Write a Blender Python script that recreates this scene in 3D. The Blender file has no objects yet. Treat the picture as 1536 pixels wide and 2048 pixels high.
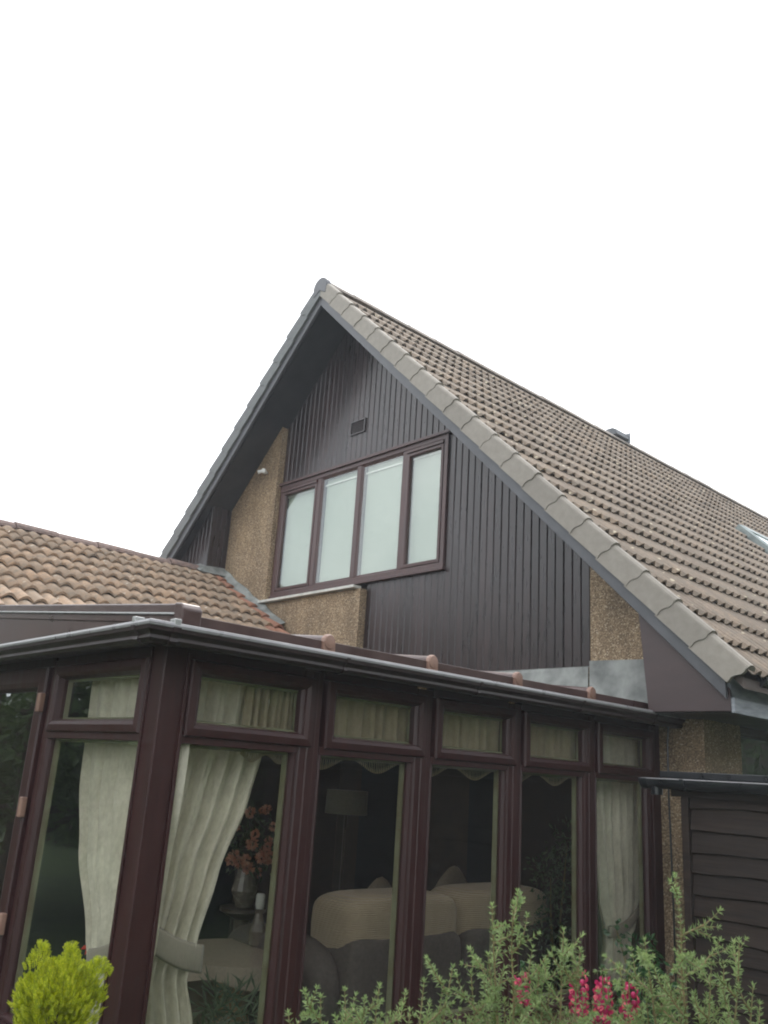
import bpy, math, random
from mathutils import Vector, Matrix
R = math.radians
random.seed(7)
scene = bpy.context.scene
C = scene.collection

# ------------------------------------------------------------------ camera
F_PX = 1736.5
cam_d = bpy.data.cameras.new('camera')
cam_d.sensor_fit = 'VERTICAL'
cam_d.sensor_height = 24.0
cam_d.lens = F_PX / 2048 * 24.0
cam_d.clip_end = 400
cam = bpy.data.objects.new('camera', cam_d)
C.objects.link(cam)
cr = Vector((0.68157349, 0.72900272, 0.06334515))
cu = Vector((0.17198209, -0.24372973, 0.95447262))
cf = Vector((-0.71125223, 0.63964901, 0.29149513))
m = Matrix((cr, cu, -cf)).transposed().to_4x4()
m.translation = Vector((3.1483, -1.7967, 1.6))
cam.matrix_world = m
scene.camera = cam

# ------------------------------------------------------------------ world, sun, exposure
SUN_EL, SUN_AZ = 52.0, 312.0      # azimuth clockwise from +Y
w = bpy.data.worlds.new('World')
scene.world = w
w.use_nodes = True
nt = w.node_tree
bg = nt.nodes['Background']
sky = nt.nodes.new('ShaderNodeTexSky')
sky.sky_type = 'NISHITA'
sky.sun_disc = False
sky.sun_elevation = R(SUN_EL)
sky.sun_rotation = R(SUN_AZ)
sky.air_density = 1.0
sky.dust_density = 4.0
mixc = nt.nodes.new('ShaderNodeMix')
mixc.data_type = 'RGBA'
mixc.inputs[0].default_value = 0.90
nt.links.new(sky.outputs[0], mixc.inputs[6])
tc = nt.nodes.new('ShaderNodeTexCoord')
nz = nt.nodes.new('ShaderNodeTexNoise')
nz.inputs['Scale'].default_value = 3.2
nz.inputs['Detail'].default_value = 5
nt.links.new(tc.outputs['Generated'], nz.inputs['Vector'])
rmp = nt.nodes.new('ShaderNodeValToRGB')
rmp.color_ramp.elements[0].position = 0.3
rmp.color_ramp.elements[0].color = (5.6, 6.0, 6.5, 1)
rmp.color_ramp.elements[1].position = 0.7
rmp.color_ramp.elements[1].color = (13.5, 13.7, 13.8, 1)
nt.links.new(nz.outputs[0], rmp.inputs[0])
nt.links.new(rmp.outputs[0], mixc.inputs[7])
nt.links.new(mixc.outputs[2], bg.inputs[0])
bg.inputs[1].default_value = 0.12
sd = bpy.data.lights.new('sun', 'SUN')
sd.energy = 1.0
sd.angle = R(14)
sd.color = (1.0, 0.97, 0.92)
sun = bpy.data.objects.new('sun', sd)
C.objects.link(sun)
sdir = Vector((math.sin(R(SUN_AZ)) * math.cos(R(SUN_EL)), math.cos(R(SUN_AZ)) * math.cos(R(SUN_EL)), math.sin(R(SUN_EL))))
sun.rotation_euler = (-sdir).to_track_quat('-Z', 'Y').to_euler()
scene.view_settings.view_transform = 'Standard'
scene.view_settings.look = 'None'
scene.view_settings.exposure = 1.0
scene.view_settings.gamma = 1.0
scene.view_settings.use_curve_mapping = False
scene.cycles.max_bounces = 10
scene.cycles.transparent_max_bounces = 16
scene.cycles.filter_width = 2.0

# ------------------------------------------------------------------ materials
def new_mat(name):
    mt = bpy.data.materials.new(name)
    mt.use_nodes = True
    n = mt.node_tree
    return mt, n, n.nodes['Principled BSDF']

def ramp(n, stops):
    r = n.nodes.new('ShaderNodeValToRGB')
    el = r.color_ramp.elements
    while len(el) < len(stops):
        el.new(0.5)
    for e, (p, c) in zip(el, stops):
        e.position = p
        e.color = (c[0], c[1], c[2], 1)
    return r

def coords(n, scale=(1, 1, 1), kind='pos'):
    mp = n.nodes.new('ShaderNodeMapping')
    mp.inputs['Scale'].default_value = scale
    if kind == 'pos':
        g = n.nodes.new('ShaderNodeNewGeometry')
        n.links.new(g.outputs['Position'], mp.inputs[0])
    else:
        g = n.nodes.new('ShaderNodeTexCoord')
        n.links.new(g.outputs['Object'], mp.inputs[0])
    return mp.outputs[0]

def noise(n, vec, scale, detail=4, rough=0.55):
    z = n.nodes.new('ShaderNodeTexNoise')
    z.inputs['Scale'].default_value = scale
    z.inputs['Detail'].default_value = detail
    z.inputs['Roughness'].default_value = rough
    n.links.new(vec, z.inputs['Vector'])
    return z.outputs[0]

def bump(n, b, height, strength, dist):
    bp = n.nodes.new('ShaderNodeBump')
    bp.inputs['Strength'].default_value = strength
    bp.inputs['Distance'].default_value = dist
    n.links.new(height, bp.inputs['Height'])
    n.links.new(bp.outputs[0], b.inputs['Normal'])
    return bp

def mixcol(n, fac, a, b, mode='MIX'):
    x = n.nodes.new('ShaderNodeMix')
    x.data_type = 'RGBA'
    x.blend_type = mode
    for sock, val in ((x.inputs[0], fac), (x.inputs[6], a), (x.inputs[7], b)):
        if isinstance(val, (int, float)):
            sock.default_value = val
        elif isinstance(val, tuple):
            sock.default_value = (val[0], val[1], val[2], 1)
        else:
            n.links.new(val, sock)
    return x.outputs[2]

def math_n(n, op, a, b=None, c=None):
    x = n.nodes.new('ShaderNodeMath')
    x.operation = op
    for i, val in enumerate((a, b, c)):
        if val is None:
            continue
        if isinstance(val, (int, float)):
            x.inputs[i].default_value = val
        else:
            n.links.new(val, x.inputs[i])
    return x.outputs[0]

def rnd(n):
    """a value that differs per object and per loose piece"""
    o = n.nodes.new('ShaderNodeObjectInfo')
    g = n.nodes.new('ShaderNodeNewGeometry')
    s = math_n(n, 'ADD', o.outputs['Random'], g.outputs['Random Per Island'])
    return math_n(n, 'FRACT', s)

def simple(name, c1, c2, rough=0.5, scale=8.0, stretch=(1, 1, 1), bs=0.1, bd=0.002, spec=0.5, per=0.0, metallic=0.0, detail=5):
    mt, n, b = new_mat(name)
    v = coords(n, stretch)
    z = noise(n, v, scale, detail)
    r = ramp(n, [(0.3, c1), (0.7, c2)])
    n.links.new(z, r.inputs[0])
    col = r.outputs[0]
    if per:
        k = math_n(n, 'MULTIPLY_ADD', rnd(n), per, 1 - per / 2)
        cc = n.nodes.new('ShaderNodeCombineColor')
        for i in range(3):
            n.links.new(k, cc.inputs[i])
        col = mixcol(n, 1.0, col, cc.outputs[0], 'MULTIPLY')
    n.links.new(col, b.inputs['Base Color'])
    rr = math_n(n, 'MULTIPLY_ADD', z, 0.25, rough - 0.12)
    n.links.new(rr, b.inputs['Roughness'])
    b.inputs['Specular IOR Level'].default_value = spec
    b.inputs['Metallic'].default_value = metallic
    if bs:
        bump(n, b, z, bs, bd)
    return mt

def roof_tile_mat(name, cols, lichen, dirt):
    mt, n, b = new_mat(name)
    v = coords(n)
    r = ramp(n, [(i / (len(cols) - 1), c) for i, c in enumerate(cols)])
    big = noise(n, v, 1.1, 4)
    f = math_n(n, 'ADD', math_n(n, 'MULTIPLY', rnd(n), 0.6), math_n(n, 'MULTIPLY', big, 0.45))
    n.links.new(f, r.inputs[0])
    fine = noise(n, v, 60, 6, 0.7)
    fr = ramp(n, [(0.3, (0.68, 0.68, 0.68)), (0.7, (1.12, 1.12, 1.12))])
    n.links.new(fine, fr.inputs[0])
    col = mixcol(n, 1.0, r.outputs[0], fr.outputs[0], 'MULTIPLY')
    med = noise(n, v, 14, 5, 0.6)
    mr = ramp(n, [(0.45, (0, 0, 0)), (0.65, (1, 1, 1))])
    n.links.new(med, mr.inputs[0])
    col = mixcol(n, mr.outputs[0], col, dirt)
    vo = n.nodes.new('ShaderNodeTexVoronoi')
    vo.inputs['Scale'].default_value = 9.0
    n.links.new(v, vo.inputs['Vector'])
    lic = noise(n, v, 26, 3)
    d = math_n(n, 'ADD', vo.outputs['Distance'], math_n(n, 'MULTIPLY', lic, 0.25))
    lr = ramp(n, [(0.235, (1, 1, 1)), (0.265, (0, 0, 0))])
    n.links.new(d, lr.inputs[0])
    col = mixcol(n, math_n(n, 'MULTIPLY', lr.outputs[0], 0.8), col, lichen)
    n.links.new(col, b.inputs['Base Color'])
    b.inputs['Roughness'].default_value = 0.82
    b.inputs['Specular IOR Level'].default_value = 0.35
    bump(n, b, fine, 0.5, 0.004)
    return mt

M = {}
M['roof'] = roof_tile_mat('brown_roof_tile', [(0.160, 0.122, 0.093), (0.210, 0.163, 0.125), (0.245, 0.192, 0.148), (0.275, 0.205, 0.145)], (0.50, 0.44, 0.32), (0.175, 0.145, 0.115))
M['terracotta'] = roof_tile_mat('weathered_terracotta', [(0.22, 0.165, 0.12), (0.31, 0.225, 0.158), (0.38, 0.265, 0.18), (0.42, 0.27, 0.17)], (0.48, 0.42, 0.34), (0.23, 0.18, 0.135))
M['terracotta_new'] = simple('newer_terracotta', (0.27, 0.125, 0.08), (0.36, 0.18, 0.115), 0.8, 30, bs=0.3, bd=0.003, per=0.3)
M['ridge'] = simple('ridge_tile_concrete', (0.12, 0.085, 0.075), (0.24, 0.165, 0.14), 0.85, 22, bs=0.5, bd=0.004, per=0.3)
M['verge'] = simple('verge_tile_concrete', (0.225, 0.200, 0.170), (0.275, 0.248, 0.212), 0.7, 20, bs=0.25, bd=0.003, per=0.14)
M['verge_l'] = simple('grey_left_verge', (0.115, 0.120, 0.122), (0.150, 0.155, 0.155), 0.7, 20, bs=0.25, bd=0.003, per=0.14)  # left tiles' own darker grey, with some lens flare in the tone
M['board'] = simple('dark_stained_board', (0.018, 0.0115, 0.012), (0.036, 0.020, 0.0195), 0.30, 7, (5, 5, 0.5), 0.25, 0.0015, 0.6, per=0.5)
M['soffit'] = simple('soffit_paint', (0.030, 0.029, 0.032), (0.044, 0.042, 0.046), 0.42, 5, bs=0.1)
M['barge'] = simple('grey_barge_board', (0.062, 0.063, 0.070), (0.092, 0.093, 0.102), 0.45, 6, (1, 1, 1), 0.15, 0.002)
M['boxend'] = simple('brown_eaves_panel', (0.046, 0.029, 0.029), (0.064, 0.042, 0.041), 0.5, 3.0, (1, 1, 3), 0.3, 0.003)
M['upvc'] = simple('mahogany_upvc', (0.026, 0.0068, 0.0068), (0.040, 0.0108, 0.0100), 0.46, 5, (6, 6, 0.7), 0.12, 0.0008, 0.5)
M['upvc_win'] = simple('rosewood_upvc', (0.055, 0.026, 0.024), (0.085, 0.040, 0.036), 0.38, 5, (6, 6, 0.7), 0.1, 0.0008, 0.5)
M['upvc_roof'] = simple('brown_roof_upvc', (0.055, 0.030, 0.028), (0.085, 0.050, 0.045), 0.32, 9, (1, 1, 1), 0.1, 0.001, 0.5)
M['endcap'] = simple('sky_lit_cap', (0.19, 0.105, 0.08), (0.29, 0.175, 0.13), 0.42, 12, bs=0.1)  # lighter pink-brown carries the sky light on the caps; hinges share it
M['gutter'] = simple('brown_gutter', (0.022, 0.013, 0.013), (0.034, 0.021, 0.021), 0.40, 14, bs=0.05, bd=0.001, spec=0.4)
M['black_gutter'] = simple('black_gutter', (0.010, 0.011, 0.013), (0.022, 0.023, 0.026), 0.3, 14, bs=0.05, bd=0.001, spec=0.6)
M['clip'] = simple('steel_clip', (0.4, 0.4, 0.4), (0.55, 0.55, 0.55), 0.35, 20, metallic=0.6)
M['bead'] = simple('beige_glazing_bead', (0.14, 0.125, 0.07), (0.20, 0.21, 0.13), 0.5, 9)
M['lead'] = simple('weathered_lead', (0.10, 0.105, 0.10), (0.30, 0.31, 0.29), 0.6, 7, bs=0.5, bd=0.006, detail=7)
M['sill'] = simple('white_stone_sill', (0.45, 0.44, 0.40), (0.62, 0.61, 0.56), 0.6, 14, bs=0.2)
M['fascia'] = simple('weathered_grey_paint', (0.14, 0.15, 0.165), (0.34, 0.36, 0.39), 0.6, 9, (1, 0.5, 3), 0.3, 0.003, detail=8)
M['curtain'] = None
M['white'] = simple('white_plastic', (0.6, 0.6, 0.58), (0.75, 0.75, 0.73), 0.35, 10)
M['shed'] = simple('dark_creosoted_board', (0.015, 0.0095, 0.0075), (0.034, 0.022, 0.0165), 0.62, 6, (0.7, 6, 9), 0.6, 0.004, 0.3, per=0.5, detail=8)
M['floor'] = simple('dark_floor', (0.07, 0.05, 0.035), (0.12, 0.085, 0.06), 0.6, 4)
M['inner'] = simple('dim_inner_wall', (0.045, 0.034, 0.027), (0.065, 0.05, 0.038), 0.8, 6)  # dark tone stands in for the dim light inside the room
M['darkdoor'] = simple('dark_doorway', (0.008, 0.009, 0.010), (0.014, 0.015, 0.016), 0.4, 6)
M['dirtyslab'] = simple('hidden_slab', (0.10, 0.08, 0.07), (0.14, 0.11, 0.1), 0.85, 8)
M['rattan'] = simple('wicker', (0.20, 0.13, 0.07), (0.42, 0.30, 0.18), 0.6, 60, bs=0.7, bd=0.006)
M['metal'] = simple('zinc_metal', (0.16, 0.19, 0.19), (0.30, 0.34, 0.33), 0.4, 8, metallic=0.3)
M['stem'] = simple('woody_stem', (0.13, 0.12, 0.05), (0.24, 0.18, 0.09), 0.7, 40)
M['bark'] = simple('bark', (0.05, 0.04, 0.03), (0.12, 0.095, 0.07), 0.9, 12, (3, 3, 1), 0.7, 0.02)
M['pot'] = simple('terracotta_pot', (0.25, 0.11, 0.07), (0.34, 0.16, 0.10), 0.7, 14)
M['brass'] = simple('lamp_stand_metal', (0.05, 0.04, 0.03), (0.09, 0.07, 0.05), 0.4, 9)
M['shade'] = simple('lamp_fabric', (0.16, 0.155, 0.12), (0.20, 0.195, 0.155), 0.8, 60)
M['vase'] = simple('cream_ceramic', (0.13, 0.11, 0.085), (0.19, 0.165, 0.13), 0.25, 20)
M['cover'] = simple('beige_scatter_fabric', (0.26, 0.22, 0.17), (0.33, 0.28, 0.22), 0.85, 60, bs=0.3)
M['sofaback'] = simple('taupe_sofa_fabric', (0.085, 0.072, 0.065), (0.12, 0.10, 0.09), 0.85, 50, bs=0.3)
M['candle'] = simple('frosted_glass', (0.6, 0.62, 0.6), (0.7, 0.72, 0.7), 0.2, 10)

def pebble_mat():
    mt, n, b = new_mat('pebbledash')
    v = coords(n)
    vo = n.nodes.new('ShaderNodeTexVoronoi')
    vo.inputs['Scale'].default_value = 125
    n.links.new(v, vo.inputs['Vector'])
    sep = n.nodes.new('ShaderNodeSeparateColor')
    n.links.new(vo.outputs['Color'], sep.inputs[0])
    r = ramp(n, [(0.0, (0.13, 0.09, 0.056)), (0.35, (0.23, 0.16, 0.095)), (0.7, (0.32, 0.23, 0.14)), (0.9, (0.40, 0.30, 0.19)), (1.0, (0.62, 0.52, 0.38))])
    n.links.new(sep.outputs[0], r.inputs[0])
    big = noise(n, coords(n, (1, 1, 0.35)), 4.2, 6, 0.6)
    br = ramp(n, [(0.32, (0.70, 0.68, 0.66)), (0.62, (1.1, 1.08, 1.05))])
    n.links.new(big, br.inputs[0])
    col = mixcol(n, 1.0, r.outputs[0], br.outputs[0], 'MULTIPLY')
    n.links.new(col, b.inputs['Base Color'])
    b.inputs['Roughness'].default_value = 0.75
    inv = math_n(n, 'SUBTRACT', 1.0, vo.outputs['Distance'])
    h = math_n(n, 'ADD', inv, math_n(n, 'MULTIPLY', noise(n, v, 30, 3), 0.8))
    bump(n, b, h, 0.75, 0.006)
    return mt
M['pebble'] = pebble_mat()

def fabric_mat(name, c1, c2, ribs=None, trans=0.0):
    mt, n, b = new_mat(name)
    v = coords(n)
    z = math_n(n, 'ADD', math_n(n, 'MULTIPLY', noise(n, v, 9, 5), 0.5), math_n(n, 'MULTIPLY', noise(n, coords(n, (1, 1, 0.5)), 70, 5, 0.7), 0.5))
    fine = noise(n, coords(n, (1, 1, 0.35)), 130, 4)
    r = ramp(n, [(0.3, c1), (0.7, c2)])
    n.links.new(z, r.inputs[0])
    n.links.new(r.outputs[0], b.inputs['Base Color'])
    b.inputs['Roughness'].default_value = 0.8
    b.inputs['Sheen Weight'].default_value = 0.2
    if ribs:
        wv = n.nodes.new('ShaderNodeTexWave')
        wv.bands_direction = 'Z'
        wv.inputs['Scale'].default_value = ribs
        wv.inputs['Distortion'].default_value = 0.6
        n.links.new(v, wv.inputs['Vector'])
        bump(n, b, wv.outputs['Fac'], 0.9, 0.006)
    else:
        bump(n, b, fine, 0.6, 0.003)
    if trans:
        out = n.nodes['Material Output']
        tl = n.nodes.new('ShaderNodeBsdfTranslucent')
        n.links.new(r.outputs[0], tl.inputs[0])
        mx = n.nodes.new('ShaderNodeMixShader')
        mx.inputs[0].default_value = trans
        n.links.new(b.outputs[0], mx.inputs[1])
        n.links.new(tl.outputs[0], mx.inputs[2])
        n.links.new(mx.outputs[0], out.inputs[0])
    return mt
M['curtain'] = fabric_mat('cream_curtain', (0.50, 0.47, 0.37), (0.84, 0.80, 0.67), trans=0.3)
M['valance'] = fabric_mat('gold_valance', (0.30, 0.245, 0.16), (0.43, 0.36, 0.25), trans=0.2)
M['tie'] = fabric_mat('taupe_tieback', (0.20, 0.175, 0.14), (0.26, 0.23, 0.185))
M['cord'] = fabric_mat('ribbed_corduroy', (0.42, 0.33, 0.225), (0.52, 0.415, 0.29), ribs=30)
M['blind'] = fabric_mat('pale_blind', (0.34, 0.385, 0.34), (0.40, 0.44, 0.39))

def glass_mat(name, tint, ior_f, rough=0.0, extra=0.0):
    mt, n, b = new_mat(name)
    n.nodes.remove(b)
    out = n.nodes['Material Output']
    tr = n.nodes.new('ShaderNodeBsdfTransparent')
    tr.inputs[0].default_value = (*tint, 1)
    gl = n.nodes.new('ShaderNodeBsdfGlossy')
    gl.inputs['Color'].default_value = (0.95, 0.97, 0.97, 1)
    gl.inputs['Roughness'].default_value = rough
    wob = noise(n, coords(n), 1.6, 2)
    bp = n.nodes.new('ShaderNodeBump')
    bp.inputs['Strength'].default_value = 0.06
    bp.inputs['Distance'].default_value = 0.03
    n.links.new(wob, bp.inputs['Height'])
    n.links.new(bp.outputs[0], gl.inputs['Normal'])
    lw = n.nodes.new('ShaderNodeLayerWeight')
    lw.inputs[0].default_value = 0.5
    f0 = ((ior_f - 1) / (ior_f + 1)) ** 2 + extra
    f = math_n(n, 'MULTIPLY_ADD', math_n(n, 'POWER', lw.outputs['Facing'], 5.0), 1 - f0, f0)
    mx = n.nodes.new('ShaderNodeMixShader')
    n.links.new(f, mx.inputs[0])
    n.links.new(tr.outputs[0], mx.inputs[1])
    n.links.new(gl.outputs[0], mx.inputs[2])
    n.links.new(mx.outputs[0], out.inputs[0])
    return mt
M['glass'] = glass_mat('double_glazing', (0.968, 0.970, 0.955), 1.5)
M['glass_up'] = glass_mat('upstairs_glazing', (0.955, 0.975, 0.95), 1.5, extra=0.05)
M['polycarb'] = glass_mat('bronze_polycarbonate', (0.28, 0.26, 0.24), 1.5, 0.15)

def leaf_mat(name, cols, trans=0.25, rough=0.5):
    mt, n, b = new_mat(name)
    r = ramp(n, [(i / (len(cols) - 1), c) for i, c in enumerate(cols)])
    g = n.nodes.new('ShaderNodeNewGeometry')
    z = noise(n, coords(n), 9, 3)
    f = math_n(n, 'ADD', math_n(n, 'MULTIPLY', g.outputs['Random Per Island'], 0.6), math_n(n, 'MULTIPLY', z, 0.42))
    n.links.new(f, r.inputs[0])
    n.links.new(r.outputs[0], b.inputs['Base Color'])
    b.inputs['Roughness'].default_value = rough
    out = n.nodes['Material Output']
    tl = n.nodes.new('ShaderNodeBsdfTranslucent')
    n.links.new(r.outputs[0], tl.inputs[0])
    mx = n.nodes.new('ShaderNodeMixShader')
    mx.inputs[0].default_value = trans
    n.links.new(b.outputs[0], mx.inputs[1])
    n.links.new(tl.outputs[0], mx.inputs[2])
    n.links.new(mx.outputs[0], out.inputs[0])
    return mt
M['leaf_shrub'] = leaf_mat('shrub_leaf', [(0.12, 0.19, 0.075), (0.21, 0.29, 0.11), (0.33, 0.41, 0.17)], 0.35)
M['leaf_gold'] = leaf_mat('golden_conifer_leaf', [(0.14, 0.21, 0.02), (0.42, 0.48, 0.02), (0.76, 0.74, 0.045)], 0.35)
M['leaf_dark'] = leaf_mat('dark_glossy_leaf', [(0.015, 0.045, 0.015), (0.035, 0.09, 0.03), (0.06, 0.13, 0.045)], 0.2, 0.3)
M['leaf_tree'] = leaf_mat('tree_leaf', [(0.04, 0.075, 0.025), (0.085, 0.14, 0.045), (0.13, 0.20, 0.07)], 0.3)
M['leaf_in'] = leaf_mat('indoor_leaf', [(0.04, 0.07, 0.04), (0.10, 0.14, 0.08), (0.20, 0.24, 0.16)], 0.2)
M['petal'] = leaf_mat('crimson_petal', [(0.34, 0.014, 0.08), (0.52, 0.03, 0.14), (0.70, 0.08, 0.22)], 0.3)
M['petal_lip'] = leaf_mat('pink_petal_lip', [(0.60, 0.06, 0.13), (0.90, 0.25, 0.28)], 0.3)
M['peach'] = leaf_mat('peach_petal', [(0.60, 0.25, 0.16), (0.75, 0.42, 0.30), (0.80, 0.62, 0.5)], 0.3)
M['red_petal'] = leaf_mat('red_petal', [(0.45, 0.02, 0.015), (0.6, 0.05, 0.03)], 0.3)

def ground_mat():
    mt, n, b = new_mat('lawn')
    v = coords(n)
    r = ramp(n, [(0.3, (0.03, 0.055, 0.018)), (0.7, (0.07, 0.11, 0.035))])
    n.links.new(noise(n, v, 3, 8), r.inputs[0])
    n.links.new(r.outputs[0], b.inputs['Base Color'])
    b.inputs['Roughness'].default_value = 0.9
    bump(n, b, noise(n, v, 60, 4), 0.8, 0.03)
    return mt
M['lawn'] = ground_mat()

# ------------------------------------------------------------------ mesh helpers
class MB:
    def __init__(s):
        s.v = []; s.f = []; s.mi = []; s.k = 0
    def add(s, vs, fs):
        o = len(s.v)
        s.v += [tuple(p) for p in vs]
        s.f += [tuple(i + o for i in f) for f in fs]
        s.mi += [s.k] * len(fs)
    def box(s, x0, x1, y0, y1, z0, z1, P=None):
        P = P or (lambda a, b, c: (a, b, c))
        vs = [P(x, y, z) for x in (x0, x1) for y in (y0, y1) for z in (z0, z1)]
        s.add(vs, [(0, 1, 3, 2), (4, 6, 7, 5), (0, 4, 5, 1), (2, 3, 7, 6), (0, 2, 6, 4), (1, 5, 7, 3)])
        return s
    def prism(s, poly, d0, d1, P):
        """poly: list of (a,b); P(a,b,d)"""
        n = len(poly)
        vs = [P(a, b, d0) for a, b in poly] + [P(a, b, d1) for a, b in poly]
        fs = [tuple(range(n)), tuple(range(2 * n - 1, n - 1, -1))]
        fs += [(i, i + n, (i + 1) % n + n, (i + 1) % n) for i in range(n)]
        s.add(vs, fs)
        return s
    def tube(s, pts, r, seg=6, cap=True):
        pts = [Vector(p) for p in pts]
        rr = r if isinstance(r, (list, tuple)) else [r] * len(pts)
        rings = []
        up = None
        for i, p in enumerate(pts):
            t = (pts[min(i + 1, len(pts) - 1)] - pts[max(i - 1, 0)])
            if t.length < 1e-9:
                t = Vector((0, 0, 1))
            t.normalize()
            if up is None:
                up = Vector((0, 0, 1)) if abs(t.z) < 0.9 else Vector((1, 0, 0))
            a = t.cross(up).normalized()
            b2 = a.cross(t).normalized()
            up = b2
            rings.append([p + (a * math.cos(2 * math.pi * k / seg) + b2 * math.sin(2 * math.pi * k / seg)) * rr[i] for k in range(seg)])
        vs = [q for r_ in rings for q in r_]
        fs = []
        for i in range(len(pts) - 1):
            for k in range(seg):
                k2 = (k + 1) % seg
                fs.append((i * seg + k, i * seg + k2, (i + 1) * seg + k2, (i + 1) * seg + k))
        if cap:
            fs.append(tuple(range(seg - 1, -1, -1)))
            fs.append(tuple(range((len(pts) - 1) * seg, len(pts) * seg)))
        s.add(vs, fs)
        return s
    def lathe(s, prof, c, seg=16, axis='z', sx=1, sy=1):
        vs = []
        for r_, h in prof:
            for k in range(seg):
                a = 2 * math.pi * k / seg
                if axis == 'z':
                    vs.append((c[0] + r_ * math.cos(a) * sx, c[1] + r_ * math.sin(a) * sy, c[2] + h))
                else:
                    vs.append((c[0] + h, c[1] + r_ * math.cos(a) * sx, c[2] + r_ * math.sin(a) * sy))
        fs = []
        for i in range(len(prof) - 1):
            for k in range(seg):
                k2 = (k + 1) % seg
                fs.append((i * seg + k, i * seg + k2, (i + 1) * seg + k2, (i + 1) * seg + k))
        fs.append(tuple(range(seg - 1, -1, -1)))
        fs.append(tuple(range((len(prof) - 1) * seg, len(prof) * seg)))
        s.add(vs, fs)
        return s
    def frame(s, a0, a1, b0, b1, prof, P):
        """mitred frame: prof = closed list of (inset, out)"""
        n = len(prof)
        vs = []
        for i, o in prof:
            for a, b in ((a0 + i, b0 + i), (a1 - i, b0 + i), (a1 - i, b1 - i), (a0 + i, b1 - i)):
                vs.append(P(a, b, o))
        fs = []
        for j in range(n):
            j2 = (j + 1) % n
            for k in range(4):
                k2 = (k + 1) % 4
                fs.append((j * 4 + k, j * 4 + k2, j2 * 4 + k2, j2 * 4 + k))
        s.add(vs, fs)
        return s
    def mesh(s, name, mats, smooth=False):
        me = bpy.data.meshes.new(name)
        me.from_pydata(s.v, [], s.f)
        for mm in (mats if isinstance(mats, (list, tuple)) else [mats]):
            me.materials.append(mm)
        if len(me.materials) > 1:
            me.polygons.foreach_set('material_index', s.mi)
        if smooth:
            me.polygons.foreach_set('use_smooth', [True] * len(me.polygons))
        me.update()
        import bmesh
        bm = bmesh.new()
        bm.from_mesh(me)
        bmesh.ops.recalc_face_normals(bm, faces=bm.faces)
        bm.to_mesh(me)
        bm.free()
        return me
    def build(s, name, mats, parent=None, bev=0.0, smooth=False, recenter=False):
        me = s.mesh(name, mats, smooth)
        o = bpy.data.objects.new(name, me)
        C.objects.link(o)
        if parent:
            o.parent = parent
            o.matrix_parent_inverse = parent_inv(parent)
        if bev:
            md = o.modifiers.new('bevel', 'BEVEL')
            md.width = bev
            md.segments = 2
            md.limit_method = 'ANGLE'
            md.angle_limit = R(30)
        return o

WORLD_LOC = {}
def parent_inv(p):
    # parents are unrotated Empties or meshes built in world coordinates
    loc = Vector((0, 0, 0))
    q = p
    if q.type == 'EMPTY':
        loc = Vector(WORLD_LOC.get(q.name, q.location))
    return Matrix.Translation(-loc)

def thing(name, label, cat, loc=(0, 0, 0), group=None):
    o = bpy.data.objects.new(name, None)
    o.empty_display_size = 0.1
    C.objects.link(o)
    o.location = loc
    WORLD_LOC[o.name] = loc
    o['label'] = label
    o['category'] = cat
    if group:
        o['group'] = group
    return o

def tag(o, label, cat, group=None):
    o['label'] = label
    o['category'] = cat
    if group:
        o['group'] = group
    return o

def inst(name, me, parent, loc=(0, 0, 0), rot=None, scale=None):
    o = bpy.data.objects.new(name, me)
    C.objects.link(o)
    o.parent = parent
    o.matrix_parent_inverse = parent_inv(parent)
    o.location = loc
    if rot: o.rotation_euler = rot
    if scale: o.scale = scale
    return o

PX = lambda a, b, o: (o, a, b)            # long wall: a=y, b=z, out=+x
def PY(y0):                                # wall facing -y at y0: a=x, b=z, out=-y
    return lambda a, b, o: (a, y0 - o, b)

# ------------------------------------------------------------------ ground
g = MB().add and MB()
g.add([(-90, -90, 0), (90, -90, 0), (90, 90, 0), (-90, 90, 0)], [(0, 1, 2, 3)])
go = g.build('ground', M['lawn'])
go['kind'] = 'structure'

# ================================================================== MAIN HOUSE
RX, RZ, SL = -3.66, 6.73, 0.985
def rz(x): return RZ - SL * abs(x - RX)
YV, YP, YC, YEND = 3.2, 3.66, 3.74, 14.6
EAVE = 0.80
house = thing('house', 'steep gabled house with dark boarded gable and brown tiled roof', 'house', (RX, 8.5, 0))

def wall_prism(poly, y0, y1, name='gable_wall', mat='pebble'):
    return MB().prism(poly, y0, y1, lambda a, b, d: (a, d, b)).build(name, M[mat], house)
SO = -0.115                                # soffit drop under the roof surface
XR, XL = 0.314, -7.63
wall_prism([(XL, 0), (-3.19, 0), (-3.19, 3.355), (-4.81, 3.355), (-4.81, rz(-4.81) + SO), (-5.9, rz(-5.9) + SO), (XL, rz(XL) + SO)], YP, 3.9)
wall_prism([(-3.19, 0), (-0.545, 0), (-0.545, 2.469), (-3.19, 2.469)], YP + 0.002, 3.9)
wall_prism([(-0.545, 0), (XR, 0), (XR, rz(XR) + SO), (-0.545, rz(-0.545) + SO)], YP, 3.9)
# backing behind the boards
wall_prism([(-4.81, 3.355), (-3.19, 3.355), (-3.19, 2.469), (-0.545, 2.469), (-0.545, rz(-0.545) + SO), (RX, RZ + SO), (-4.81, rz(-4.81) + SO)], YC + 0.06, 3.9, 'backing_wall', 'soffit')
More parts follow.
